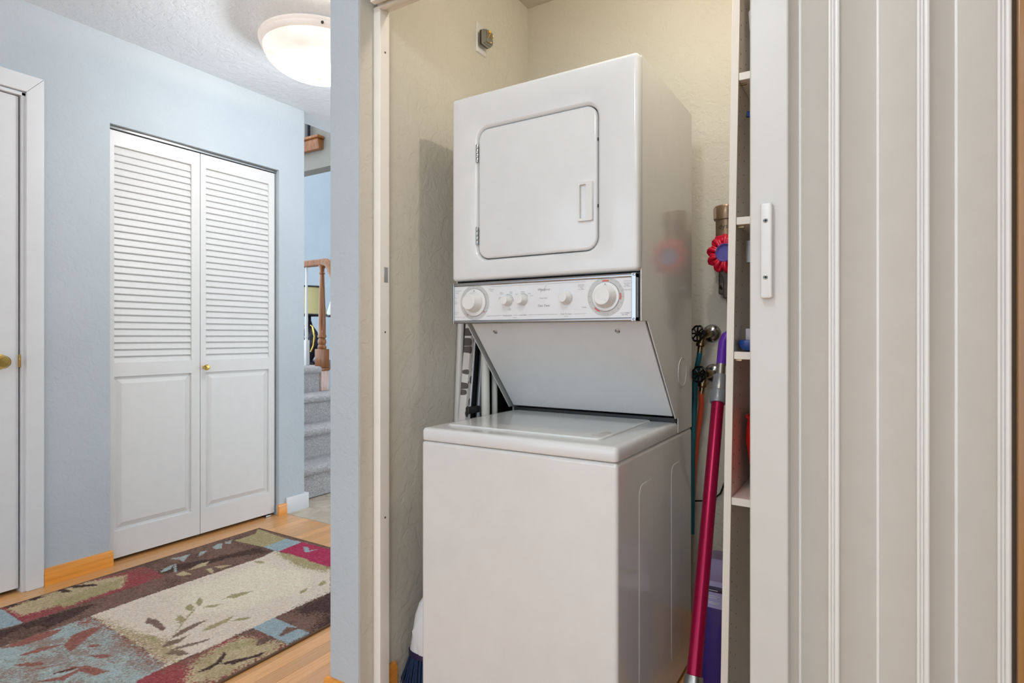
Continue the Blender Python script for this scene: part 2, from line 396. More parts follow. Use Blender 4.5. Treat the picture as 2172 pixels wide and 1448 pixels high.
# ---- louvred bifold doors
d2 = bpy.data.objects.new('door_2', None); COL.objects.link(d2); d2.location = (WX - 0.04, 1.83, 0)
struct(d2, 'white louvred bifold closet doors with a small brass knob')
def vbox(lx0, lx1, y0, y1, z0, z1, bev=0.0): return MB().box(lx0, lx1, y0, y1, z0, z1, bev)
sm = bpy.data.meshes.new('louver_slat')
t = bmesh.new(); bmesh.ops.create_cube(t, size=1.0)
for vv in t.verts: vv.co = Vector((vv.co.x * 0.007, vv.co.y, vv.co.z * 0.0445))
bmesh.ops.bevel(t, geom=[e for e in t.edges if abs(e.verts[0].co.y - e.verts[1].co.y) > 0.5], offset=0.002, segments=2, affect='EDGES')
bmesh.ops.rotate(t, verts=t.verts, cent=(0, 0, 0), matrix=Matrix.Rotation(math.radians(-17), 3, 'Y')); t.to_mesh(sm); t.free(); sm.materials.append(M['louver'])
for p in sm.polygons: p.use_smooth = False
FX = WX - 0.026   # front of the leaves
for leaf, (y0, y1) in enumerate(((1.353, 1.8145), (1.8165, 2.279))):
    sl, sr = (0.040, 0.047) if leaf == 0 else (0.032, 0.040)
    L = MB(); x0, x1 = FX - 0.028, FX
    L.box(x0, x1, y0, y0 + sl, 0.018, 2.082, 0.002); L.box(x0, x1, y1 - sr, y1, 0.018, 2.082, 0.002)
    a, b = y0 + sl, y1 - sr
    L.box(x0, x1 - .0005, a - .003, b + .003, 2.010, 2.082, 0.002); L.box(x0, x1 - .0005, a - .003, b + .003, 0.893, 0.962, 0.002); L.box(x0, x1 - .0005, a - .003, b + .003, 0.018, 0.150, 0.002)
    f = L.obj('door_leaf', M['louver'], d2, wn=True)
    P = MB()
    P.loft([rr(a + i, b - i, 0.150 + i, 0.893 - i, 0.001, lambda q, z, X=X: Vector((X, q, z)), 1) for i, X in ((-.004, FX - 0.020), (0, FX - 0.012), (0.012, FX - 0.011), (0.034, FX - 0.003), (0.036, FX - 0.003))])
    P.obj('raised_panel', M['louver'], f, 12)
    MB().box(x0 - 0.006, x0 - 0.002, a - .01, b + .01, 0.93, 2.04).obj('louver_back', M['louver'], f)
    ns = 31; pitch = (2.010 - 0.962) / ns
    for k in range(ns):
        o = bpy.data.objects.new('louver_slat', sm); COL.objects.link(o); o.parent = f
        o.location = (FX - 0.0145, (a + b) / 2, 0.962 + pitch * (k + 0.5)); o.scale = (1, b - a + 0.004, 1)
    if leaf == 1:
        MB().lathe([(0, -0.002), (0.009, 0), (0.007, 0.006), (0.006, 0.014), (0.012, 0.020), (0.0165, 0.028), (0.013, 0.036), (0, 0.039)], (FX, 1.836, 0.921), (1, 0, 0), 20).obj('door_knob', M['brass'], f)
MB().box(FX - 0.03, FX + 0.004, D2a, D2b, 2.087, D2z, 0.001).obj('track', M['steel'], d2)
MB().box(FX - 0.02, FX + 0.006, 2.215, 2.262, 0.0, 0.012, 0.001).obj('pivot_bracket', M['steel'], d2)

# ---- accordion folding door at the laundry closet
d3 = bpy.data.objects.new('door_3', None); COL.objects.link(d3); d3.location = (0.0, 1.23, 0)
struct(d3, 'beige vinyl accordion door folded at the right with a white pull')
ZB, ZT = 0.02, 2.045
post = MB(); post.box(-0.2065, -0.1385, 1.2, 1.236, ZB, ZT, 0.004, 3); post = post.obj('lead_post', M['post'], d3, wn=True)
h = MB(); plate(h, -0.1845, -0.1645, 1.158, 1.337, 0.004, [(0, 1.2005), (0, 1.186), (0.001, 1.1835), (0.004, 1.182)], 4); hd = h.obj('door_pull', M['plastic'], post, 30)
for zz in (1.303, 1.197):
    MB().lathe([(0.0044, 0), (0.0044, 0.0012), (0.0034, 0.0016), (0.0008, 0.0004), (0, 0.0004)], (-0.1755, 1.1825, zz), (0, -1, 0), 16).obj('screw', M['steel'], hd)
    s_ = MB(); s_.box(-0.1755 - 0.0026, -0.1755 + 0.0026, 1.1805, 1.1815, zz - 0.0006, zz + 0.0006); s_.box(-0.1755 - 0.0006, -0.1755 + 0.0006, 1.1805, 1.1815, zz - 0.0026, zz + 0.0026); s_.obj('screw_slot', M['black'], hd)
pk = [(-0.0645, 1.2), (0.067, 1.2), (0.1725, 1.2)]; vl = [(-0.124, 1.252), (0.003, 1.254), (0.1165, 1.254), (0.21, 1.25)]
def pleat(p, q, name='pleat_panel'):
    p = Vector((p[0], p[1], 0)); q = Vector((q[0], q[1], 0)); d = (q - p).normalized(); n = Vector((-d.y, d.x, 0)) * 0.0014
    pts = []
    for t in [i / 8 for i in range(9)]:
        c = p.lerp(q, t); pts.append(c + n * (1 + 1.2 * math.sin(PI * t)))
    pts2 = [p.lerp(q, t) + n * (-1 + 1.2 * math.sin(PI * t)) for t in [i / 8 for i in range(9)]][::-1]
    MB().prism([(v.x, v.y) for v in pts + pts2], 'z', ZB, ZT).obj(name, M['vinyl'], d3, 30)
pleat((-0.146, 1.234), vl[0])
for i in range(3):
    pleat(vl[i], (pk[i][0] - 0.006, pk[i][1] + 0.004)); pleat((pk[i][0] + 0.006, pk[i][1] + 0.004), vl[i + 1])
for x, y in pk:
    pr = []
    for c, ww in ((-0.0062, 0.0026), (-0.0012, 0.002), (0.0052, 0.0042)):
        pr += [(x + c - ww * math.cos(a), y - 0.0005 - (0.0016 + ww * 0.42) * math.sin(a)) for a in [PI * k / 8 for k in range(9)]]
    pr += [(x + 0.0092, y + 0.005), (x - 0.0088, y + 0.005)]
    MB().prism(pr, 'z', ZB, ZT).obj('hinge_strip', M['welt'], d3, 35)
for x, y in vl[:3]:
    pr = [(x - 0.003 * math.cos(a), y - 0.003 - 0.003 * math.sin(a)) for a in [PI * k / 8 for k in range(9)]] + [(x + 0.003, y + 0.004), (x - 0.003, y + 0.004)]
    MB().prism(pr, 'z', ZB, ZT).obj('hinge_strip', M['welt'], d3, 35)
tr = MB()
tr.box(PX1 + 0.03, 0.205, 1.222, 1.240, 2.050, 2.086, 0.001); tr.box(PX1 + 0.03, 0.205, 1.256, 1.274, 2.050, 2.086, 0.001); tr.box(PX1 + 0.03, 0.205, 1.222, 1.274, 2.079, 2.086)
tr.obj('track', M['jamb'], d3)
MB().box(PX1 + 0.03, 0.205, 1.240, 1.256, 2.074, 2.079).obj('track_slot', M['black'], d3)
MB().box(PX1 + 0.0016, 0.24, 1.278, 1.300, 2.056, 2.09, 0.002).obj('track_stop', M['jamb'], d3)

# ---- stairs
st = root('carpeted_staircase', (-3.7, 3.0, 0), 'grey carpeted stairs beyond the hall end', 'stairs')
for k in range(4):
    xn = -3.22 - 0.25 * k; z1 = 0.21 * (k + 1); y1 = 3.62 if k < 3 else 3.36
    prof = [(xn - 0.028, z1 - 0.21 if k == 0 else z1 - 0.22)] + [(xn - 0.028 + 0.0 + 0.028 * math.cos(a) + 0.0, z1 - 0.03 + 0.03 * math.sin(a)) for a in [-PI / 2 + PI / 8 * i for i in range(9)]] + [(xn - 0.38 if k < 3 else -5.4, z1), (xn - 0.38 if k < 3 else -5.4, max(0.0, z1 - 0.23))]
    # subdivided surface so the pile looks soft
    MB().prism(prof, 'y', 2.478, y1).obj('step', M['carpet'], st, 50)
MB().box(-5.4, -4.075, 3.36, 3.50, 0.60, 0.84, 0.01).obj('landing_edge', M['carpet'], st)
nr = root('stair_railing', (-4.0, 3.43, 0.63), 'oak stair railing with turned newel post and white baluster', 'railing')
NX, NY = -4.02, 3.405
def sq(mb, h, z0, z1, bev=0.004): mb.box(NX - h, NX + h, NY - h, NY + h, z0, z1, bev)
nb = MB(); sq(nb, 0.040, 0.63, 0.80); nb.obj('newel_base', M['raw_oak'], nr)
nb = MB(); sq(nb, 0.046, 0.80, 0.825); nb.obj('newel_band', M['rail_oak'], nr)
nb = MB(); sq(nb, 0.043, 0.825, 0.985, 0.006); nb.lathe([(0.03, 0.98), (0.036, 0.99), (0.036, 1.01), (0.028, 1.02), (0.034, 1.035), (0.036, 1.055), (0.026, 1.075), (0.036, 1.085), (0.036, 1.10), (0.030, 1.11), (0.031, 1.2), (0.019, 1.62), (0.025, 1.625), (0.025, 1.633), (0.019, 1.64), (0.021, 1.67), (0.030, 1.69), (0.030, 1.70)], (NX, NY, 0), (0, 0, 1), 20)
nb.obj('newel_post', M['rail_oak'], nr)
MB().box(-5.4, NX + 0.035, NY - 0.032, NY + 0.032, 1.695, 1.75, 0.012, 3).obj('handrail', M['rail_oak'], nr)
pth = [(NX + 0.02, NY, 1.722), (NX + 0.07, NY, 1.715), (NX + 0.11, NY, 1.68), (NX + 0.15, NY, 1.60), (NX + 0.20, NY, 1.50), (NX + 0.32, NY, 1.39), (NX + 0.6, NY, 1.16)]
MB().tube(pth, [0.036, 0.038, 0.040, 0.040, 0.038, 0.034, 0.032], 16).obj('rail_easement', M['rail_oak'], nr)
for x in (-4.22, -4.38, -4.54):
    b = MB(); b.box(x - 0.019, x + 0.019, NY - 0.019, NY + 0.019, 0.84, 1.06, 0.003)
    b.lathe([(0.015, 1.055), (0.012, 1.075), (0.016, 1.09), (0.013, 1.10), (0.014, 1.13), (0.009, 1.70)], (x, NY, 0), (0, 0, 1), 12); b.obj('baluster', M['white'], nr)

# ================================================================== STACKED WASHER DRYER
WD = root('stacked_washer_dryer', (-0.825, 1.65, 0), 'white stacked washer dryer with knob control panel in the laundry closet', 'washer dryer')
XL, XR = -1.128, -0.522
# washer cabinet
c = MB(); c.box(XL, XR, 1.317, 1.980, 0.012, 0.784, 0.010, 3); wc = c.obj('washer_cabinet', M['enamel2'], WD, wn=True)
for xx in (XL + .06, XR - .06):
    for yy in (1.40, 1.90): MB().lathe([(0.018, 0), (0.02, 0.004), (0.014, 0.014)], (xx, yy, 0), (0, 0, 1), 12).obj('foot', M['black'], WD)
def side_plate(y0, y1, z0, z1, r, mat, name, par, th=0.0022):
    e = MB(); e.loft([rr(y0 + i, y1 - i, z0 + i, z1 - i, max(r - i, 0.001), lambda a, b, X=X: Vector((X, a, b)), 6) for i, X in ((0, XR - 0.001), (0, XR + 0.0004), (0.003, XR + th), (0.004, XR + th))])
    return e.obj(name, mat, par, 60)
side_plate(1.466, 1.586, 0.10, 0.700, 0.03, M['enamel2'], 'side_emboss', wc, 0.0013); side_plate(1.748, 1.858, 0.10, 0.700, 0.03, M['enamel2'], 'side_emboss', wc, 0.0013)
# washer top with the lid let into it
def zl(i, z, a=(XL, XR, 1.316, 1.822), r=0.014): return rr(a[0] + i, a[1] - i, a[2] + i, a[3] - i, max(r - i, 0.002), lambda x, y: Vector((x, y, z)), 6)
tp = MB(); tp.loft([zl(0.002, 0.786), zl(0, 0.789), zl(0, 0.811), zl(0.0015, 0.8165), zl(0.005, 0.8205), zl(0.011, 0.822), zl(0.02, 0.8222)])
top = tp.obj('washer_top', M['enamel'], WD, 60)
lr = (-1.092, -0.596, 1.388, 1.792)
ld = MB(); ld.loft([zl(i, z, lr, 0.02) for i, z in ((0, 0.8215), (0, 0.8245), (0.0012, 0.8262), (0.004, 0.8268), (0.006, 0.8268))]); lid = ld.obj('washer_lid', M['lidmat'], WD, 60)
gr = MB(); gr.loft([zl(i, z, (-1.096, -0.592, 1.384, 1.796), 0.022) for i, z in ((0, 0.8218), (0.003, 0.8226), (0.006, 0.8226))], True, True); gr.obj('lid_seam', M['greydisc'], top, 60)
nt_ = MB(); nt_.loft([zl(i, z, (-0.632, -0.606, 1.412, 1.492), 0.006) for i, z in ((0, 0.8266), (0.0, 0.8274), (0.003, 0.8277))]); nt_.obj('finger_notch', M['greydisc'], lid, 60)
# rear deck + sides of the upper housing (same sheet as the dryer shell)
YS = [(1.822, 0.787), (1.980, 0.787), (1.980, 1.826), (1.486, 1.826), (1.486, 1.128), (1.538, 1.128), (1.796, 0.834), (1.822, 0.834)]
for x0, x1, nm in ((XR - 0.004, XR, 'side_panel'), (XL, XL + 0.004, 'side_panel')):
    MB().prism(YS, 'x', x0, x1, 0.0012, 2).obj(nm, M['enamel2'], WD, wn=True)
MB().box(XL + .003, XR - .003, 1.960, 1.978, 0.79, 1.824).obj('rear_panel', M['steel'], WD)
MB().box(XL + .002, XR - .002, 1.486, 1.978, 1.818, 1.8255, 0.002).obj('top_panel', M['enamel2'], WD)
MB().box(XL + .003, XR - .003, 1.50, 1.97, 1.13, 1.135).obj('under_panel', M['enamel2'], WD)
rg = MB(); rg.lathe([(0.046, -0.0005), (0.046, 0.0012), (0.0445, 0.002), (0.043, 0.0012), (0.043, 0.0004)], (XR, 1.866, 0.975), (1, 0, 0), 40); rg.obj('vent_knockout', M['enamel2'], WD, 60)
# sloping panel between control panel and washer lid
n_ = Vector((0, -(1.128 - 0.846), -(1.79 - 1.538))).normalized()
def slx(m, x0, x1, a0, a1, off, th, bev=0.002):
    A = Vector((0, 1.534, 1.128)); B = Vector((0, 1.790, 0.842)); d = (B - A)
    p = [A + d * a0 + n_ * off, A + d * a1 + n_ * off, A + d * a1 + n_ * (off - th), A + d * a0 + n_ * (off - th)]
    m.prism([(q.y, q.z) for q in p], 'x', x0, x1, bev); return m
sp = slx(MB(), -1.104, -0.530, 0.0, 1.0, 0.0, 0.012).obj('sloping_panel', M['enamel'], WD, wn=True)
MB().box(-1.10, -0.527, 1.792, 1.83, 0.8222, 0.836).obj('hinge_gap', M['black'], WD)
for xx in (-1.028, -0.617):
    A = Vector((xx, 1.534 + 0.256 * 0.09, 1.128 - 0.286 * 0.09)); MB().lathe([(0.0075, -0.001), (0.0075, 0.001), (0.005, 0.0026), (0.001, 0.001), (0, 0.001)], A, n_, 18).obj('screw', M['chrome'], sp)
# dryer front: pan with a rounded opening
YF = 1.4615
DX0, DX1, DZ0, DZ1 = -1.0295, -0.6365, 1.3205, 1.7165
fr = MB()
def fl_(i, y, r=0.012, a=(XL, XR, 1.2585, 1.8265)): return rr(a[0] + i, a[1] - i, a[2] + i, a[3] - i, max(r - i, 0.001), lambda q, z: Vector((q, y, z)), 8)
def dl(i, y, r=0.036): return rr(DX0 - i, DX1 + i, DZ0 - i, DZ1 + i, r + i, lambda q, z: Vector((q, y, z)), 8)
fr.loft([fl_(0, 1.4885), fl_(0, YF + 0.012), fl_(0.0018, YF + 0.005), fl_(0.006, YF + 0.001), fl_(0.012, YF), dl(0.011, YF), dl(0.0075, YF + 0.001), dl(0.002, YF + 0.006), dl(0.0005, YF + 0.010), dl(0.0005, YF + 0.026)], True, False)
fr.obj('dryer_front', M['enamel'], WD, 50)
dr = MB(); dr.loft([dl(-0.002, YF + 0.026), dl(-0.002, YF + 0.009), dl(-0.003, YF + 0.005), dl(-0.006, YF + 0.0025), dl(-0.010, YF + 0.002)])
door = dr.obj('dryer_door', M['enamel'], WD, 50)
MB().box(DX0 - .003, DX1 + .003, YF + 0.0265, YF + 0.028, DZ0 - .003, DZ1 + .003).obj('door_gasket', M['dark'], WD)
# cup handle
hb = MB(); hx0, hx1, hz0, hz1 = -0.6925, -0.6485, 1.400, 1.508
F = lambda y: (lambda a, b: Vector((a, y, b)))
hb.loft([rr(hx0, hx1, hz0, hz1, 0.003, F(YF + 0.003), 3), rr(hx0, hx1, hz0, hz1, 0.003, F(YF - 0.004), 3), rr(hx0 + .001, hx1 - .001, hz0 + .001, hz1 - .001, 0.003, F(YF - 0.006), 3),
         rr(hx0 + 0.006, hx1 - 0.019, hz0 + 0.008, hz1 - 0.008, 0.002, F(YF - 0.006), 3), rr(hx0 + 0.007, hx1 - 0.020, hz0 + 0.009, hz1 - 0.009, 0.002, F(YF + 0.016), 3)], False, True)
hb.obj('door_handle', M['plastic'], door, 40)
for zz in (1.643, 1.393):
    b = MB()
    for k in range(4): b.lathe([(0.0038, k * 0.0135 + 0.0006), (0.0042, k * 0.0135 + 0.001), (0.0042, k * 0.0135 + 0.0125), (0.0038, k * 0.0135 + 0.013)], (DX0 - 0.001, YF - 0.001, zz - 0.027), (0, 0, 1), 12)
    b.obj('door_hinge', M['chrome'], door)
for zz in (1.62, 1.44): MB().lathe([(0.004, 0), (0.004, 0.002), (0.001, 0.001), (0, 0.001)], (DX1 - 0.001, YF + 0.008, zz), (0, -1, 0), 10).obj('door_catch', M['dark'], door)
# control panel
PX_0, PX_1, PZ0, PZ1 = -1.125, -0.5285, 1.1275, 1.2520
YP = 1.4640
cp = MB().box(PX_0 + .004, PX_1 - .004, YP, YP + 0.025, PZ0 + .003, PZ1 - .003).obj('control_panel', M['white'], WD)
MB().box(XL + .004, XR - .004, YP + 0.022, 1.54, 1.128, 1.256).obj('panel_housing', M['dark'], WD)
tr_ = MB()
for z0, z1 in ((PZ1 - 0.0105, PZ1), (PZ0, PZ0 + 0.0095)):
    pr_ = [(YP + 0.02, z0), (YP - 0.0005, z0)] + [(YP - 0.001 - 0.003 * math.sin(a), (z0 + z1) / 2 - (z1 - z0) / 2 * math.cos(a)) for a in [PI * k / 8 for k in range(9)]] + [(YP - 0.0005, z1), (YP + 0.02, z1)]
    tr_.prism(pr_, 'x', PX_0, PX_1)
tr_.obj('chrome_trim', M['chrome'], cp, 50)
for x0, x1 in ((PX_0, PX_0 + 0.0065), (PX_1 - 0.0125, PX_1)):
    e = MB(); e.box(x0, x1, YP - 0.004, YP + 0.02, PZ0 - 0.001, PZ1 + 0.001, 0.0015, 2); e.obj('end_cap', M['chrome'], cp, wn=True)
for zz in (PZ0 + .004, PZ1 - .004): MB().lathe([(0.004, 0), (0.004, 0.003), (0, 0.004)], (PX_1 - 0.004, YP - 0.004, zz), (0, -1, 0), 12).obj('end_screw', M['chrome'], cp)
def knob(x, z, r0, r1, ln, name, skirt=None):
    k = MB(); k.lathe([(r0, 0), (r0 * 1.0, ln * 0.15), (r0 * 0.92, ln * 0.35), (r1 * 1.06, ln * 0.9), (r1, ln * 0.985), (r1 * 0.93, ln), (r1 * 0.86, ln), (r1 * 0.84, ln * 0.985), (0, ln * 0.985)], (x, YP - 0.0008, z), (0, -1, 0), 40)
    ko = k.obj(name, M['knob'], cp, 40)
    if skirt:
        s_ = MB(); s_.lathe([(skirt, 0), (skirt, 0.0022), (skirt * 0.985, 0.0030), (r0 * 0.9, 0.0034)], (x, YP - 0.0006, z), (0, -1, 0), 48); s_.obj('dial_skirt', M['knob'], ko, 40)
        q = MB(); q.prism([(x - 0.0034, z + skirt * 0.80), (x + 0.0034, z + skirt * 0.80), (x, z + skirt * 0.93)], 'y', YP - 0.0042, YP - 0.0036); q.obj('pointer', M['ink'], ko)
def disc(x, z, r, mat, name, y=YP - 0.0003):
    MB().lathe([(r, 0), (r, 0.0003), (0, 0.0003)], (x, y, z), (0, -1, 0), 56).obj(name, mat, cp)
def arc(mb, x, z, r0, r1, a0, a1, y, n=14):
    A = [a0 + (a1 - a0) * i / n for i in range(n + 1)]
    mb.prism([(x + r1 * math.sin(a), z + r1 * math.cos(a)) for a in A] + [(x + r0 * math.sin(a), z + r0 * math.cos(a)) for a in A[::-1]], 'y', y - 0.0003, y)
D1, D2 = (-1.042, 1.191), (-0.6135, 1.1935)
disc(*D1, 0.0535, M['greydisc'], 'dial_print'); disc(*D2, 0.0525, M['greydisc'], 'dial_print')
disc(*D1, 0.0435, M['ink'], 'dial_ring', YP - 0.0005); disc(*D2, 0.0405, M['ink'], 'dial_ring', YP - 0.0005)
knob(*D1, 0.0315, 0.0225, 0.034, 'timer_knob', 0.0415); knob(*D2, 0.0315, 0.0225, 0.030, 'timer_knob', 0.0387)
knob(-0.922, 1.192, 0.0155, 0.0115, 0.026, 'selector_knob', None); knob(-0.8705, 1.193, 0.0155, 0.0115, 0.026, 'selector_knob', None); knob(-0.7305, 1.194, 0.0185, 0.0120, 0.026, 'start_knob', None)
for a0, a1 in ((-0.22, 0.22), (1.38, 1.78), (3.55, 3.95)):
    rd = MB(); arc(rd, *D2, 0.0412, 0.0445, a0, a1, YP - 0.001); rd.obj('red_mark', M['inkred'], cp)
for a0 in (2.2, 3.7):
    rd = MB(); arc(rd, *D1, 0.0445, 0.047, a0, a0 + .1, YP - 0.001); rd.obj('red_mark', M['inkred'], cp)
tx = MB(); TY = YP - 0.0010
def T_(s, x, z, size, **k): tx.text(s, x, TY, z, size, **k)
def ln(x0, x1, z): tx.box(x0, x1, TY - .0001, TY, z - 0.0003, z + 0.0003)
ln(-0.985, -0.672, 1.2365); ln(-1.118, -1.093, 1.2285); ln(-0.562, -0.543, 1.2325); ln(-1.118, -1.09, 1.1475); ln(-0.985, -0.945, 1.1495); ln(-0.902, -0.888, 1.1495); ln(-0.852, -0.757, 1.1495); ln(-0.705, -0.67, 1.1495); ln(-0.557, -0.541, 1.150)
arc(tx, -0.922, 1.192, 0.0185, 0.0195, -0.3, 1.7, TY); arc(tx, -0.8705, 1.193, 0.0185, 0.0195, -0.3, 1.0, TY)
T_('Whirlpool', -0.8025, 1.2175, 0.0095, shear=0.28)
tx.tube([(-0.812 + 0.020 * t, TY, 1.2125 + 0.004 * math.sin(t * 9) + 0.016 * t) for t in [i / 14 for i in range(15)]], 0.0003, 5)
T_('Heavy Duty', -0.8025, 1.1945, 0.0052); T_('Thin Twin', -0.8025, 1.1715, 0.0095, shear=0.3)
T_('Temperature', -0.9235, 1.1475, 0.0062); T_('Load Size', -0.870, 1.1475, 0.0062); T_('(Washer)', -0.897, 1.1415, 0.0036)
T_('Push To Start', -0.7305, 1.1478, 0.0062); T_('(Dryer)', -0.7305, 1.1418, 0.0038)
for s, x, z in (('Warm', -0.944, 1.2165), ('Warm', -0.944, 1.2125), ('Warm', -0.911, 1.2165), ('Cold', -0.911, 1.2125), ('Hot', -0.950, 1.2015), ('Cold', -0.951, 1.198), ('Cold', -0.916, 1.168), ('Cold', -0.916, 1.164), ('Small', -0.892, 1.2095), ('Medium', -0.870, 1.2155), ('Large', -0.849, 1.2105), ('Reset', -0.8405, 1.2035),
                ('Permanent', -0.9795, 1.2275), ('Press', -0.9795, 1.2225), ('Normal', -1.1095, 1.2215), ('Short', -1.1115, 1.206), ('2nd', -1.1135, 1.1965), ('Rinse', -1.1125, 1.192), ('Wash', -1.1125, 1.1875), ('Soak', -1.083, 1.1445), ('Normal', -1.1105, 1.1605), ('Heavy', -1.1120, 1.155), ('Delicate', -0.990, 1.1475), ('Off', -0.999, 1.162)):
    T_(s, x, z, 0.0042)
for s, x, z in (('Automatic', -0.685, 1.2275), ('Permanent', -0.685, 1.2235), ('Press', -0.685, 1.2190), ('Less  More', -0.685, 1.2150), ('Automatic', -0.5535, 1.2255), ('Regular', -0.5535, 1.2210), ('Less  More', -0.5535, 1.2170), ('Energy Saver', -0.5535, 1.2085), ('Fluff Air', -0.676, 1.1655), ('Timed Drying', -0.560, 1.1475), ('High Heat', -0.560, 1.1430)):
    T_(s, x, z, 0.0042)
for s, a in (('50', 1.95), ('40', 2.3), ('30', 2.65), ('20', 3.0), ('10', 3.2), ('Off', 3.75), ('20', 4.05), ('10', 4.4), ('Off', 4.75), ('50', 5.1), ('Off', 0.0), ('40', 5.8), ('30', 6.05), ('50', 0.35), ('6', 0.65), ('30', 1.0), ('40', 1.25), ('Off', 1.6)):
    T_(s, D2[0] + 0.0478 * math.sin(a), D2[1] + 0.0478 * math.cos(a) - 0.0015, 0.0045)
for s, a in (('Off', -0.5), ('10', -0.05), ('8', .25), ('6', .5), ('4', .75), ('Off', 1.1), ('12', 1.6), ('8', 1.95), ('Off', 2.25), ('4', 2.6), ('10', 3.4), ('8', 3.7), ('6', 4.0), ('14', 4.35), ('12', 4.8)):
    T_(s, D1[0] + 0.0485 * math.sin(a), D1[1] + 0.0485 * math.cos(a) - 0.0015, 0.0045)
tx.obj('printed_lettering', M['ink'], cp, fix=False)

# ================================================================== CLOSET THINGS
# wall outlet with a plugged-in metal box
ot = root('outlet_plate', (PX1, 1.818, 2.205), 'white outlet plate high on the closet side wall', 'outlet')
e = MB(); e.loft([rr(1.786 + i, 1.850 - i, 2.150 + i, 2.260 - i, 0.003, lambda a, b, X=X: Vector((X, a, b)), 4) for i, X in ((0, PX1 + 0.001), (0, PX1 + 0.004), (0.003, PX1 + 0.007))]); e.obj('cover_plate', M['plastic'], ot)
e = MB(); e.loft([rr(1.800 + i, 1.843 - i, 2.178 + i, 2.238 - i, 0.012, lambda a, b, X=X: Vector((X, a, b)), 5) for i, X in ((0, PX1 + 0.006), (0, PX1 + 0.018), (0.001, PX1 + 0.019))]); e.obj('receptacle', M['greydisc'], ot)
pg = root('plug_box', (PX1 + 0.02, 1.82, 2.205), 'small square metal plug with a yellow dot stuck in the high outlet', 'plug')
e = MB()
def xl(m, lst, y0=1.787, y1=1.836, z0=2.172, z1=2.226, r=0.004): m.loft([rr(y0 + i, y1 - i, z0 + i, z1 - i, r, lambda a, b, X=X: Vector((PX1 + X, a, b)), 3) for i, X in lst]); return m
xl(e, ((0, 0.0195), (0, 0.027))).obj('dark_rim', M['bronze_dk'], pg)
xl(MB(), ((0, 0.027), (0, 0.036), (0.002, 0.0365), (0.002, 0.044), (0.005, 0.0445), (0.005, 0.049))).obj('metal_body', M['steel'], pg, 30)
cl = MB(); cl.tube([(PX1 + 0.050 + 0.006 * math.sin(t * 3), 1.812 + 0.012 * math.cos(t), 2.196 + 0.020 * math.sin(t)) for t in [2 * PI * k / 24 for k in range(24)]], 0.0014, 6, closed=True); cl.obj('wire_loop', M['brass'], pg)
MB().lathe([(0.006, 0), (0.006, 0.002), (0, 0.003)], (PX1 + 0.049, 1.808, 2.217), (1, 0, 0), 14).obj('yellow_dot', plain('yellow_plastic', (236, 176, 40), .4), pg)

# things standing in the slot left of the machine
pl = MB(); pl.tube([(-1.250, 1.605, 0.012), (-1.250, 1.695, 1.50)], 0.0125, 14); tag(pl.obj('clothes_pole', M['pole']), 'white metal pole leaning on the wall left of the washer', 'pole')
ib = root('ironing_board', (-1.20, 1.70, 0.0), 'folded ironing board with leaf print cover standing beside the washer', 'ironing board')
def lean(y, z): return y + 0.022 + 0.125 * (z - 0.8)
def brd(mb, x0, x1, y0, y1, z0, z1, bev):
    mb.prism([(lean(y0, z0), z0), (lean(y1, z0), z0), (lean(y1, z1), z1), (lean(y0, z1), z1)], 'x', x0, x1, bev); return mb
brd(MB(), -1.226, -1.196, 1.600, 1.630, 0.01, 1.44, 0.006).obj('cover_edge', M['leaf'], ib, wn=True)
brd(MB(), -1.199, -1.194, 1.622, 1.630, 0.01, 1.44, 0.002).obj('cover_hem', M['print'], ib, wn=True)
brd(MB(), -1.224, -1.200, 1.632, 1.93, 0.01, 1.44, 0.004).obj('board', M['dark'], ib, wn=True)
lg = MB(); lg.tube([(-1.188, lean(1.675, .1), 0.1), (-1.188, lean(1.662, 1.3), 1.3)], 0.009, 10); lg.obj('leg', M['greyp'], ib)
lg = MB(); lg.tube([(-1.188, lean(1.715, .1), 0.1), (-1.188, lean(1.69, 1.3), 1.3)], 0.007, 10); lg.obj('leg', M['dark'], ib)
MB().box(-1.196, -1.180, 1.625, 1.76, 0.822, 0.846, 0.004).obj('foot_bar', M['dark'], ib)
for nm, xx, yy, rd_, top_, lab in (('tension_rod', -1.157, 1.700, 0.0150, 1.10, 'thicker white rod standing behind the washer lid'), ('tension_rod', -1.152, 1.750, 0.0105, 1.05, 'thinner white rod standing behind the washer lid')):
    t_ = MB(); t_.tube([(xx, yy, 0.002), (xx, yy - 0.012, top_)], rd_, 14); tag(t_.obj(nm, M['pole']), lab, 'rod', 'white rods beside the washer')
# broom
bw = root('broom', (-1.185, 1.40, 0), 'broom with white head and blue bristles beside the washer', 'broom')
def bl(cx, cz, rx, ry): return circ((cx, 1.388, cz), (1, 0, 0), (0, 1, 0), rx, 20, ry)
b = MB(); b.loft([bl(-1.186, 0.118, 0.047, 0.020), bl(-1.183, 0.135, 0.045, 0.021), bl(-1.177, 0.18, 0.043, 0.021), bl(-1.172, 0.23, 0.038, 0.02), bl(-1.166, 0.27, 0.028, 0.018), bl(-1.160, 0.295, 0.016, 0.015), bl(-1.158, 0.31, 0.012, 0.012)]); b.obj('broom_head', M['white'], bw)
b = MB(); b.prism([(-1.207, 0.185), (-1.160, 0.255), (-1.152, 0.12), (-1.180, 0.12)], 'y', 1.3635, 1.372, 0.002); b.obj('head_rib', M['white'], bw)
b = MB(); b.loft([bl(-1.187, 0.103, 0.050, 0.023), bl(-1.187, 0.120, 0.050, 0.023)]); b.obj('collar', M['navy'], bw)
b = MB()
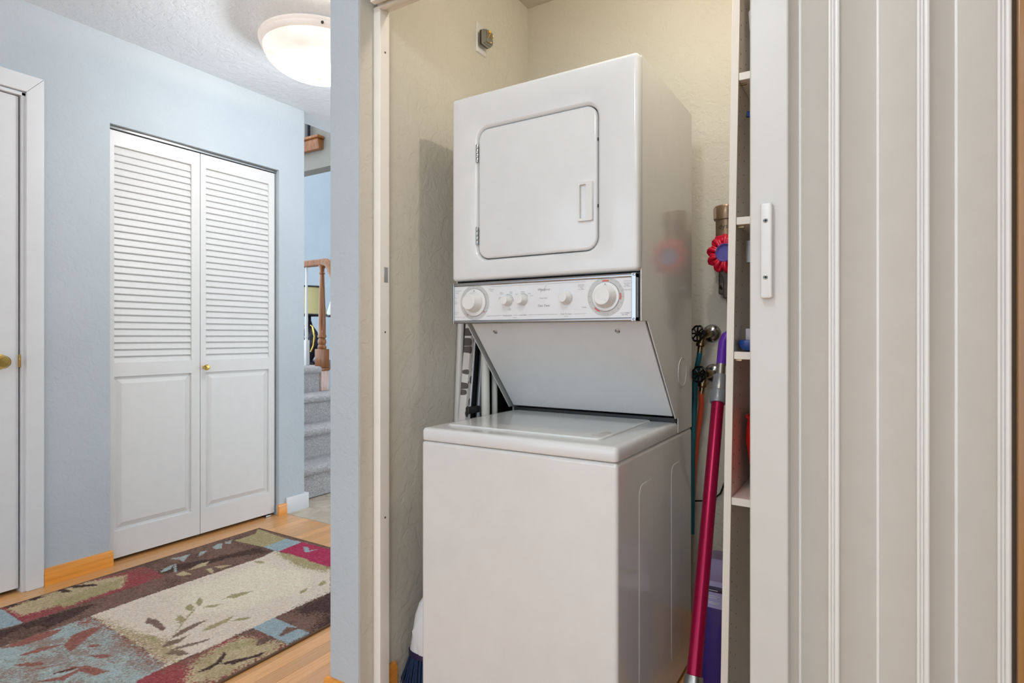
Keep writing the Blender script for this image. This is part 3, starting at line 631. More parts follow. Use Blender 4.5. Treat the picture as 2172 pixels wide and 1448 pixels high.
for k in range(240):
    a = random.uniform(0, 2 * PI); q = math.sqrt(random.random()); x0 = -1.187 + 0.046 * q * math.cos(a); y0 = 1.388 + 0.019 * q * math.sin(a)
    b.tube([(x0, y0, 0.106), (x0 + min(0.002, (x0 + 1.187) * 0.35) - 0.006, y0, 0.05), (x0 + min(0.004, (x0 + 1.187) * 0.75) - 0.008, y0 + random.uniform(-.006, .006), 0.002)], 0.0016, 4)
tag(b.obj('bristles', M['bristle'], bw), kind='stuff')
b = MB(); b.tube([(-1.158, 1.388, 0.30), (-1.152, 1.60, 0.70)], 0.0105, 12); b.obj('broom_handle', M['pole'], bw)

# water valves and hoses
def valve(z, label, xw, yw, hose, hm, hl):
    r_ = root('water_valve', (xw + .02, 2.16, z), label, 'valve', 'washer water valves')
    MB().lathe([(0.033, 0), (0.033, 0.003), (0.028, 0.012), (0.014, 0.018), (0.0125, 0.05), (0.012, 0.06)], (xw + 0.026, BY, z), (0, -1, 0), 30).obj('flange', M['chrome'], r_)
    b = MB(); b.lathe([(0.013, 0), (0.016, 0.008), (0.016, 0.024), (0.013, 0.03)], (xw + 0.026, BY - 0.05, z), (-.35, -1, 0), 18); b.tube([(xw + .016, BY - 0.07, z), (xw + .010, BY - 0.075, z - .02), (xw + .004, BY - .075, z - .045)], 0.011, 12); b.obj('valve_body', M['oldbrass'], r_)
    b = MB(); b.lathe([(0.015, 0), (0.0165, 0.004), (0.0165, 0.012), (0.015, 0.015), (0.010, 0.017), (0.009, 0.034), (0.0095, 0.038)], (xw + .006, BY - .075, z - .030), (-.12, 0, -1), 12); b.obj('coupling', M['oldbrass'], r_)
    # scalloped handwheel
    c = Vector((xw, yw, z)); ax = Vector((-.38, -1, .12)).normalized(); U = Vector((0, 0, 1)); U = (U - ax * U.dot(ax)).normalized(); V = ax.cross(U)
    wv = MB(); n = 64
    wv.tube([c + (U * math.cos(2 * PI * k / n) + V * math.sin(2 * PI * k / n)) * (0.0245 + 0.0028 * abs(math.sin(4 * 2 * PI * k / n))) for k in range(n)], 0.0036, 8, closed=True)
    for k in range(8):
        a = 2 * PI * k / 8; d = U * math.cos(a) + V * math.sin(a); wv.tube([c + d * 0.006 + ax * 0.002, c + d * 0.0245], 0.0030, 6)
    wv.lathe([(0.008, -0.012), (0.009, 0), (0.008, 0.004), (0.0, 0.005)], c, ax, 14); wh = wv.obj('handwheel', M['iron'], r_)
    MB().lathe([(0.0045, 0.0045), (0.0045, 0.0075), (0, 0.008)], c, ax, 10).obj('wheel_screw', M['oldbrass'], wh)
    h_ = MB(); h_.tube(hose, 0.0095, 14); tag(h_.obj('water_hose', hm), hl, 'hose', 'washer water hoses')
valve(1.098, 'upper water valve with black wheel and round chrome wall flange', -0.527, 2.075, [(-0.525, 2.097, 1.036), (-0.527, 2.099, 1.02), (-0.538, 2.112, .98), (-0.549, 2.126, 0.92), (-0.549, 2.12, 0.86), (-0.545, 2.09, 0.77), (-0.545, 2.075, 0.68), (-0.546, 2.07, 0.4)], M['teal'], 'teal water hose hanging from the upper valve')
valve(0.957, 'lower water valve with black scalloped wheel', -0.521, 2.070, [(-0.5195, 2.097, 0.897), (-0.5205, 2.100, .88), (-0.5235, 2.114, .85), (-0.532, 2.128, 0.80), (-0.544, 2.135, 0.73), (-0.556, 2.135, 0.60), (-0.566, 2.135, 0.4)], M['orange'], 'orange water hose hanging from the lower valve')

# handheld vacuum on the wall
hv = root('handheld_vacuum', (-0.432, 2.15, 1.22), 'red and bronze handheld vacuum hung on the closet back wall', 'vacuum')
hc = (-0.432, 2.085)
MB().lathe([(0.036, 1.42), (0.036, 1.481), (0.0405, 1.483), (0.0415, 1.487), (0.0415, 1.524), (0.039, 1.530), (0, 1.532)], (*hc, 0), (0, 0, 1), 36).obj('dust_bin', M['bronze'], hv)
cp_ = MB()
for k in range(10):
    a = PI * 1.05 + k * 0.07; cp_.box(hc[0] + 0.0415 * math.cos(a) - .0012, hc[0] + 0.0415 * math.cos(a) + .0012, hc[1] + 0.0415 * math.sin(a) - .0012, hc[1] + 0.0415 * math.sin(a) + .0012, 1.487, 1.524)
cp_.obj('cap_grip', M['bronze'], hv)
def on_bin(u, v):
    a = -PI / 2 + (u + 0.008) / 0.0362; return Vector((hc[0] + 0.0363 * math.cos(a), hc[1] + 0.0363 * math.sin(a), 1.450 + v))
MB().text('dyson', 0, 0, 0, 0.024, frame=lambda u, v: on_bin(u, v)).obj('maker_name', M['black'], hv, fix=False)
MB().lathe([(0.0385, 1.395), (0.0395, 1.40), (0.0395, 1.424), (0.0375, 1.428)], (*hc, 0), (0, 0, 1), 36).obj('red_collar', M['red'], hv)
fc = Vector((-0.426, 2.052, 1.366)); ax = Vector((-.12, -1, 0.05)).normalized(); U = Vector((0, 0, 1)); U = (U - ax * U.dot(ax)).normalized(); V = ax.cross(U)
MB().lathe([(0.040, -0.06), (0.048, -0.045), (0.050, -0.012), (0.044, 0.004), (0.034, 0.012)], fc, ax, 36).obj('cyclone_core', M['red'], hv)
for k in range(10):
    a = 2 * PI * k / 10 + 0.13; pts = []
    for (r_i, da, h) in ((0.026, -0.10, 0.014), (0.040, -0.13, 0.016), (0.052, -0.13, 0.010), (0.0575, -0.06, 0.002), (0.0595, 0.02, -0.002), (0.056, 0.10, -0.002), (0.048, 0.13, 0.004), (0.040, 0.12, 0.008)):
        d = U * math.cos(a + da) + V * math.sin(a + da); pts.append(fc + d * r_i + ax * h)
    MB().tube(pts, [0.006, 0.008, 0.0092, 0.0098, 0.0098, 0.0092, 0.0075, 0.005], 16).obj('cyclone_lobe', M['red'], hv, 75)
    d = U * math.cos(a + .31) + V * math.sin(a + .31); MB().tube([fc + d * 0.030 + ax * 0.016, fc + d * 0.043 + ax * 0.018, fc + d * 0.050 + ax * 0.010], [0.0045, 0.0064, 0.0050], 14).obj('cyclone_lobe', M['red'], hv, 75)
MB().lathe([(0.030, 0.014), (0.0315, 0.020), (0.029, 0.0225), (0.026, 0.020), (0.021, 0.008), (0.014, 0.002), (0.007, 0.001), (0.0065, 0.005), (0.0, 0.006)], fc, ax, 40).obj('filter_cap', M['indigo'], hv)
q = MB(); q.prism([(-0.468, 1.325), (-0.404, 1.325), (-0.404, 1.215), (-0.440, 1.215), (-0.442, 1.285)], 'y', 2.06, 2.14, 0.006); q.obj('body', M['bronze_dk'], hv, wn=True)
MB().tube([(-0.425, 2.10, 1.22), (-0.420, 2.10, 1.17), (-0.412, 2.11, 1.12)], 0.012, 12).obj('nozzle', M['bronze_dk'], hv)
MB().box(-0.470, -0.40, 2.13, BY - 0.001, 1.235, 1.33, 0.005).obj('wall_dock', M['bronze_dk'], hv, wn=True)
MB().lathe([(0.012, 0), (0.012, 0.008), (0.006, 0.012), (0, 0.012)], (-0.452, 2.128, 1.262), (-.3, -1, 0), 14).obj('latch', M['steel'], hv)

# stick cleaner with the magenta wand
sv = root('stick_cleaner', (-0.385, 1.40, 0), 'stick cleaner with long magenta tube leaning by the shelf unit', 'cleaner')
Wa = Vector((-0.376, 1.400, 0.145)); Wb = Vector((-0.398, 1.800, 0.893)); wd = (Wb - Wa).normalized()
def wpt(t): return Wa + wd * t
LW = (Wb - Wa).length
MB().tube([wpt(0.12), wpt(0.5), wpt(LW)], 0.0180, 24).obj('wand', M['magenta'], sv)
MB().lathe([(0.0215, LW - 0.004), (0.0235, LW), (0.0250, LW + 0.012), (0.0250, LW + 0.032), (0.0215, LW + 0.034), (0.0205, LW + 0.036), (0.0205, LW + 0.085), (0.018, LW + 0.087)], Wa, wd, 28).obj('cuff', M['greyp'], sv)
MB().tube([wpt(LW + 0.08), wpt(LW + 0.127)], 0.0135, 20).obj('metal_tube', M['steel'], sv)
e0 = wpt(LW + 0.122); pth = [e0, wpt(LW + 0.165), wpt(LW + 0.195) + Vector((0.001, 0, 0.003)), wpt(LW + 0.215) + Vector((0.008, 0, .004)), wpt(LW + 0.228) + Vector((0.022, 0, .002)), wpt(LW + 0.232) + Vector((0.045, 0.002, -.002)), wpt(LW + 0.228) + Vector((0.075, 0.003, -.004))]
MB().tube(pth, [0.0145, 0.0145, 0.015, 0.0155, 0.016, 0.016, 0.015], 18).obj('curved_handle', M['purple'], sv)
MB().lathe([(0.0225, 0.095), (0.0235, 0.10), (0.0235, 0.112), (0.0215, 0.125), (0.019, 0.126)], Wa, wd, 28).obj('lower_ring', M['steel'], sv)
MB().lathe([(0.021, 0.0), (0.023, 0.004), (0.0235, 0.046), (0.022, 0.048), (0.0235, 0.05), (0.0235, 0.096)], Wa, wd, 28).obj('lower_cuff', M['bronze'], sv)
q = MB(); q.box(-0.4035, -0.396, 1.40, 1.43, 0.19, 0.235, 0.003); q.obj('release_button', M['bronze_dk'], sv, wn=True)
q = MB(); q.tube([Wa + wd * 0.002, Wa - wd * 0.06, Wa - wd * 0.10 + Vector((0, 0, -.006))], [0.018, 0.016, 0.02], 14); q.box(-0.475, -0.285, 1.27, 1.345, 0.004, 0.062, 0.014, 3); q.obj('floor_head', M['bronze'], sv, wn=True)

# purple refill bottle on the closet floor
pb = root('purple_bottle', (-0.405, 1.80, 0), 'large purple plastic bottle with pale label on the closet floor', 'bottle')
def bo(z, w0, dx=0.0, d=0.045, x=-0.392): return rr(x + dx - w0, x + dx + w0, 1.80 - d, 1.80 + d, min(w0, d) * .6, lambda a, b: Vector((a, b, z)), 6)
MB().loft([bo(0.003, 0.024, -.012, .03), bo(0.01, 0.030, -.01, .036), bo(0.08, 0.050), bo(0.16, 0.056), bo(0.30, 0.054)]).obj('bottle_body', M['dkpurple'], pb, 60)
MB().loft([bo(0.30, 0.0545, 0, .0455), bo(0.378, 0.0505, .001, .0435)]).obj('label_band', M['lav2'], pb, 60)
MB().loft([bo(0.378, 0.0515, .001), bo(0.383, 0.0495, .001), bo(0.432, 0.043, .004, .04), bo(0.440, 0.040, .004, .037)]).obj('cap', M['lav'], pb, 60)
lb = MB(); lb.box(-0.424, -0.36, 1.7525, 1.7575, 0.346, 0.362, 0.002); lb.obj('badge', M['navy'], pb)
lt = MB()
for z, ww in ((0.352, .03), (0.336, .035), (0.331, .028), (0.318, .034), (0.314, .03)): lt.box(-0.418, -0.418 + ww, 1.7515, 1.7528, z - .0008, z + .0008)
lt.obj('label_lines', M['print'], pb)
# cord on the back wall
cdm = MB(); cdm.tube([(-0.415, 2.163, 1.14), (-0.428, 2.164, .9), (-0.432, 2.164, 0.72), (-0.445, 2.164, 0.60), (-0.47, 2.164, 0.53), (-0.50, 2.164, 0.50), (-0.56, 2.164, 0.49)], 0.003, 8); tag(cdm.obj('power_cord', M['black']), 'thin black cord running down the closet back wall', 'cord')

# ================================================================== SHELF UNIT (leans slightly)
su = root('shelf_unit', (-0.319, 1.45, 0.0), 'tall cream shelf unit behind the accordion door', 'shelf unit')
SX0, SX1 = -0.319, 0.17; SD = 1.745; SH = 2.0
sd = MB().box(SX0, SX0 + 0.0168, 1.45, SD, 0, SH, 0.0008, 1).obj('side_panel', M['shelf'], su)
MB().box(SX1 - 0.0168, SX1, 1.45, SD, 0, SH, 0.0008, 1).obj('side_panel', M['shelf'], su)
hs = MB()
for yy in (1.472, 1.535):
    for k in range(52):
        zz = 0.16 + k * 0.034
        hs.lathe([(0.0022, 0), (0.0022, 0.0004), (0, 0.0004)], (SX0 + 0.0168, yy, zz), (1, 0, 0), 6)
tag(hs.obj('pin_holes', M['holes'], sd), kind='stuff')
MB().box(SX0, SX1, SD, SD + 0.006, 0, SH).obj('back_panel', M['shelf'], su)
SHZ = (0.016, 0.690, 1.034, 1.350, 1.688, SH - 0.018)
for zz in SHZ: 
    s_ = MB().box(SX0 + 0.0175, SX1 - 0.0175, 1.4515, SD - 0.001, zz, zz + 0.0175, 0.0006, 1).obj('shelf', M['shelf'], su)
    if zz > .1 and zz < 1.9: MB().box(SX0 + 0.0172, SX0 + 0.031, 1.470, 1.476, zz - 0.0045, zz - 0.0005).obj('shelf_pin', M['oldbrass'], s_)
su.rotation_euler = (0, math.radians(0.95), 0)
def lx(z): return SX0 + 0.0168 + 0.0166 * z      # inner face of the leaning side panel
# things on the shelves
tb = root('red_tub', (-0.172, 1.575, 0.7085), 'glossy red round tub on a shelf of the unit', 'tub')
MB().lathe([(0.0, 0.0), (0.075, 0.0), (0.082, 0.004), (0.098, 0.06), (0.107, 0.12), (0.104, 0.165), (0.096, 0.185), (0.098, 0.19), (0.09, 0.19), (0.085, 0.16)], (-0.172, 1.575, 0.7095), (0, 0, 1), 40).obj('tub_body', M['redtub'], tb)
MB().tube([(-0.172 + 0.104 * math.cos(a), 1.575 + 0.104 * math.sin(a), 0.7095 + 0.178) for a in [2 * PI * k / 40 for k in range(40)]], 0.004, 8, closed=True).obj('rim', M['redtub'], tb)
bt = root('blue_tray', (-0.20, 1.52, 1.0525), 'small blue plastic tray on the middle shelf of the unit', 'tray')
q = MB(); q.loft([rr(-0.2785 + i, -0.14 - i, 1.458 + i, 1.60 - i, 0.02, lambda a, b, z=z: Vector((a, b, z)), 6) for i, z in ((0.012, 1.0528), (0.006, 1.055), (0.0, 1.066), (0.0, 1.078), (0.003, 1.079), (0.005, 1.076), (0.008, 1.062))]); q.obj('tray_body', M['blue'], bt, 60)
q = MB(); q.box(-0.270, -0.22, 1.516, 1.54, 1.0635, 1.106, 0.001); tag(q.obj('paper_card', M['paper']), 'pale card standing in the blue tray', 'card')
bh = root('blue_brush', (-0.24, 1.53, 1.3695), 'blue handled brush standing on the upper shelf of the unit', 'brush')
MB().tube([(-0.205, 1.56, 1.371), (-0.228, 1.55, 1.5), (-0.238, 1.54, 1.612)], [0.010, 0.007, 0.006], 10).obj('shaft', M['table'], bh)
MB().tube([(-0.2655, 1.500, 1.622), (-0.250, 1.505, 1.620), (-0.215, 1.53, 1.605)], [0.007, 0.0085, 0.0085], 12).obj('grip', M['blue'], bh)
q = root('clear_holder', (-0.225, 1.535, 1.27), 'clear plastic holder hanging under the upper shelf of the unit', 'holder')
e = MB(); e.box(-0.271, -0.19, 1.528, 1.55, 1.268, 1.323, 0.002); e.obj('holder_body', M['clear'], q, wn=True)
MB().box(-0.21, -0.19, 1.532, 1.546, 1.32, 1.3455, 0.001).obj('hanger', M['clear'], q)
ws = root('white_jug', (-0.16, 1.56, 1.708), 'white plastic jug with loop handle on the top shelf of the unit', 'jug')
MB().tube([(-0.205, 1.52, 1.902), (-0.235, 1.515, 1.895), (-0.258, 1.515, 1.872), (-0.256, 1.515, 1.83), (-0.235, 1.52, 1.78), (-0.20, 1.53, 1.745)], [0.006, 0.007, 0.006, 0.005, 0.005, 0.005], 10).obj('loop_handle', M['white'], ws)
MB().loft([rr(-0.209 + i, -0.09 - i, 1.50 + i, 1.63 - i, 0.02, lambda a, b, z=z: Vector((a, b, z)), 5) for i, z in ((0.004, 1.7085), (0, 1.713), (0, 1.87), (0.02, 1.91), (0.04, 1.93))]).obj('jug_body', M['plastic'], ws, 60)

# ================================================================== LAMPS
def dome(name, x, y, ceil, R, label, power, col, pos=None):
    r_ = root(name, (x, y, ceil), label, 'lamp')
    MB().lathe([(R * 0.55, 0.0), (R * 0.55, -0.02), (R * 0.5, -0.025), (0, -0.026)], (x, y, ceil), (0, 0, 1), 40).obj('ceiling_pan', M['white'], r_)
    MB().lathe([(R * 0.97, -0.058), (R, -0.062), (R, -0.072), (R * 0.975, -0.080), (R * 0.985, -0.084), (R * 0.965, -0.096), (R * 0.93, -0.102)], (x, y, ceil), (0, 0, 1), 64).obj('glass_rim', M['glow_rim'], r_)
    prof = []
    for k in range(13):
        a = k / 12 * PI / 2; prof.append((R * 0.93 * math.cos(a), -0.100 - 0.125 * math.sin(a)))
    pr2 = [(q[0] * 0.965, q[1] + 0.006) for q in prof][::-1]
    MB().loft([[Vector((x + r0 * math.cos(2 * PI * k / 64), y + r0 * math.sin(2 * PI * k / 64), ceil + h0)) for k in range(64)] for r0, h0 in [(max(a, .0005), b) for a, b in prof]], False, True).obj('glass_bowl', M['glow'], r_)
    MB().lathe([(0.0, -0.232), (0.008, -0.230), (0.010, -0.222)], (x, y, ceil), (0, 0, 1), 16).obj('finial', M['brass'], r_)
    for k in range(3):
        a = 3.55 + 2 * PI * k / 3; p = Vector((x + R * .99 * math.cos(a), y + R * .99 * math.sin(a), ceil - 0.09)); MB().lathe([(0.006, 0), (0.006, 0.008), (0.004, 0.010), (0, 0.010)], p, (math.cos(a), math.sin(a), -.2), 10).obj('clip_screw', M['bronze_dk'], r_)
    L = bpy.data.lights.new(name + '_light', 'POINT'); L.energy = power; L.color = col; L.shadow_soft_size = 0.09
    lo = bpy.data.objects.new('light', L); COL.objects.link(lo); lo.parent = r_; lo.location = pos or (0, 0, -0.26)
    L2 = bpy.data.lights.new(name + '_up', 'POINT'); L2.energy = power * 0.35; L2.color = (1.0, .86, .68); L2.shadow_soft_size = 0.03
    lo = bpy.data.objects.new('light', L2); COL.objects.link(lo); lo.parent = r_; lo.location = (0, 0, -0.05)
    return r_
dome('ceiling_lamp', -2.22, 1.86, CZ, 0.262, 'lit alabaster dome lamp on the hall ceiling', HALL_LAMP_W, (0.97, 0.98, 1.0))
dome('ceiling_lamp', -0.42, 0.08, CZ, 0.18, 'dome lamp on the ceiling in front of the laundry closet', ROOM_LAMP_W, (0.87, 0.945, 1.0))
# unseen ceiling panel added behind the viewer for soft front fill light
pf = root('added_fill_panel', (0.7, -1.3, CZ), 'unseen ceiling panel added behind the viewer as soft fill light', 'lamp')
MB().box(0.05, 1.35, -1.65, -0.95, CZ - 0.06, CZ, 0.004).obj('housing', M['white'], pf)
MB().box(0.09, 1.31, -1.61, -0.99, CZ - 0.068, CZ - 0.058, 0.002).obj('diffuser', M['glow_rim'], pf)
L = bpy.data.lights.new('added_fill_light', 'AREA'); L.shape = 'RECTANGLE'; L.size = 1.2; L.size_y = 0.6; L.energy = FILL_PANEL_W; L.color = (0.87, 0.945, 1.0)
lo = bpy.data.objects.new('light', L); COL.objects.link(lo); lo.parent = pf; lo.location = (0, 0, -0.08)
KX, KY = -0.33, 1.43
kl = root('closet_lamp', (KX, KY, CCZ), 'bare bulb holder on the laundry closet ceiling', 'lamp')
MB().lathe([(0.055, 0), (0.055, -0.008), (0.03, -0.03), (0.022, -0.045), (0.0, -0.046)], (KX, KY, CCZ), (0, 0, 1), 28).obj('holder', M['plastic'], kl)
MB().lathe([(0.012, -0.045), (0.018, -0.055), (0.028, -0.075), (0.030, -0.09), (0.024, -0.105), (0.0, -0.112)], (KX, KY, CCZ), (0, 0, 1), 24).obj('bulb', M['bulb'], kl)
L = bpy.data.lights.new('closet_light', 'POINT'); L.energy = CLOSET_LAMP_W; L.color = (1.0, 0.92, 0.79); L.shadow_soft_size = 0.03
lo = bpy.data.objects.new('light', L); COL.objects.link(lo); lo.parent = kl; lo.location = (0, 0, -0.18)

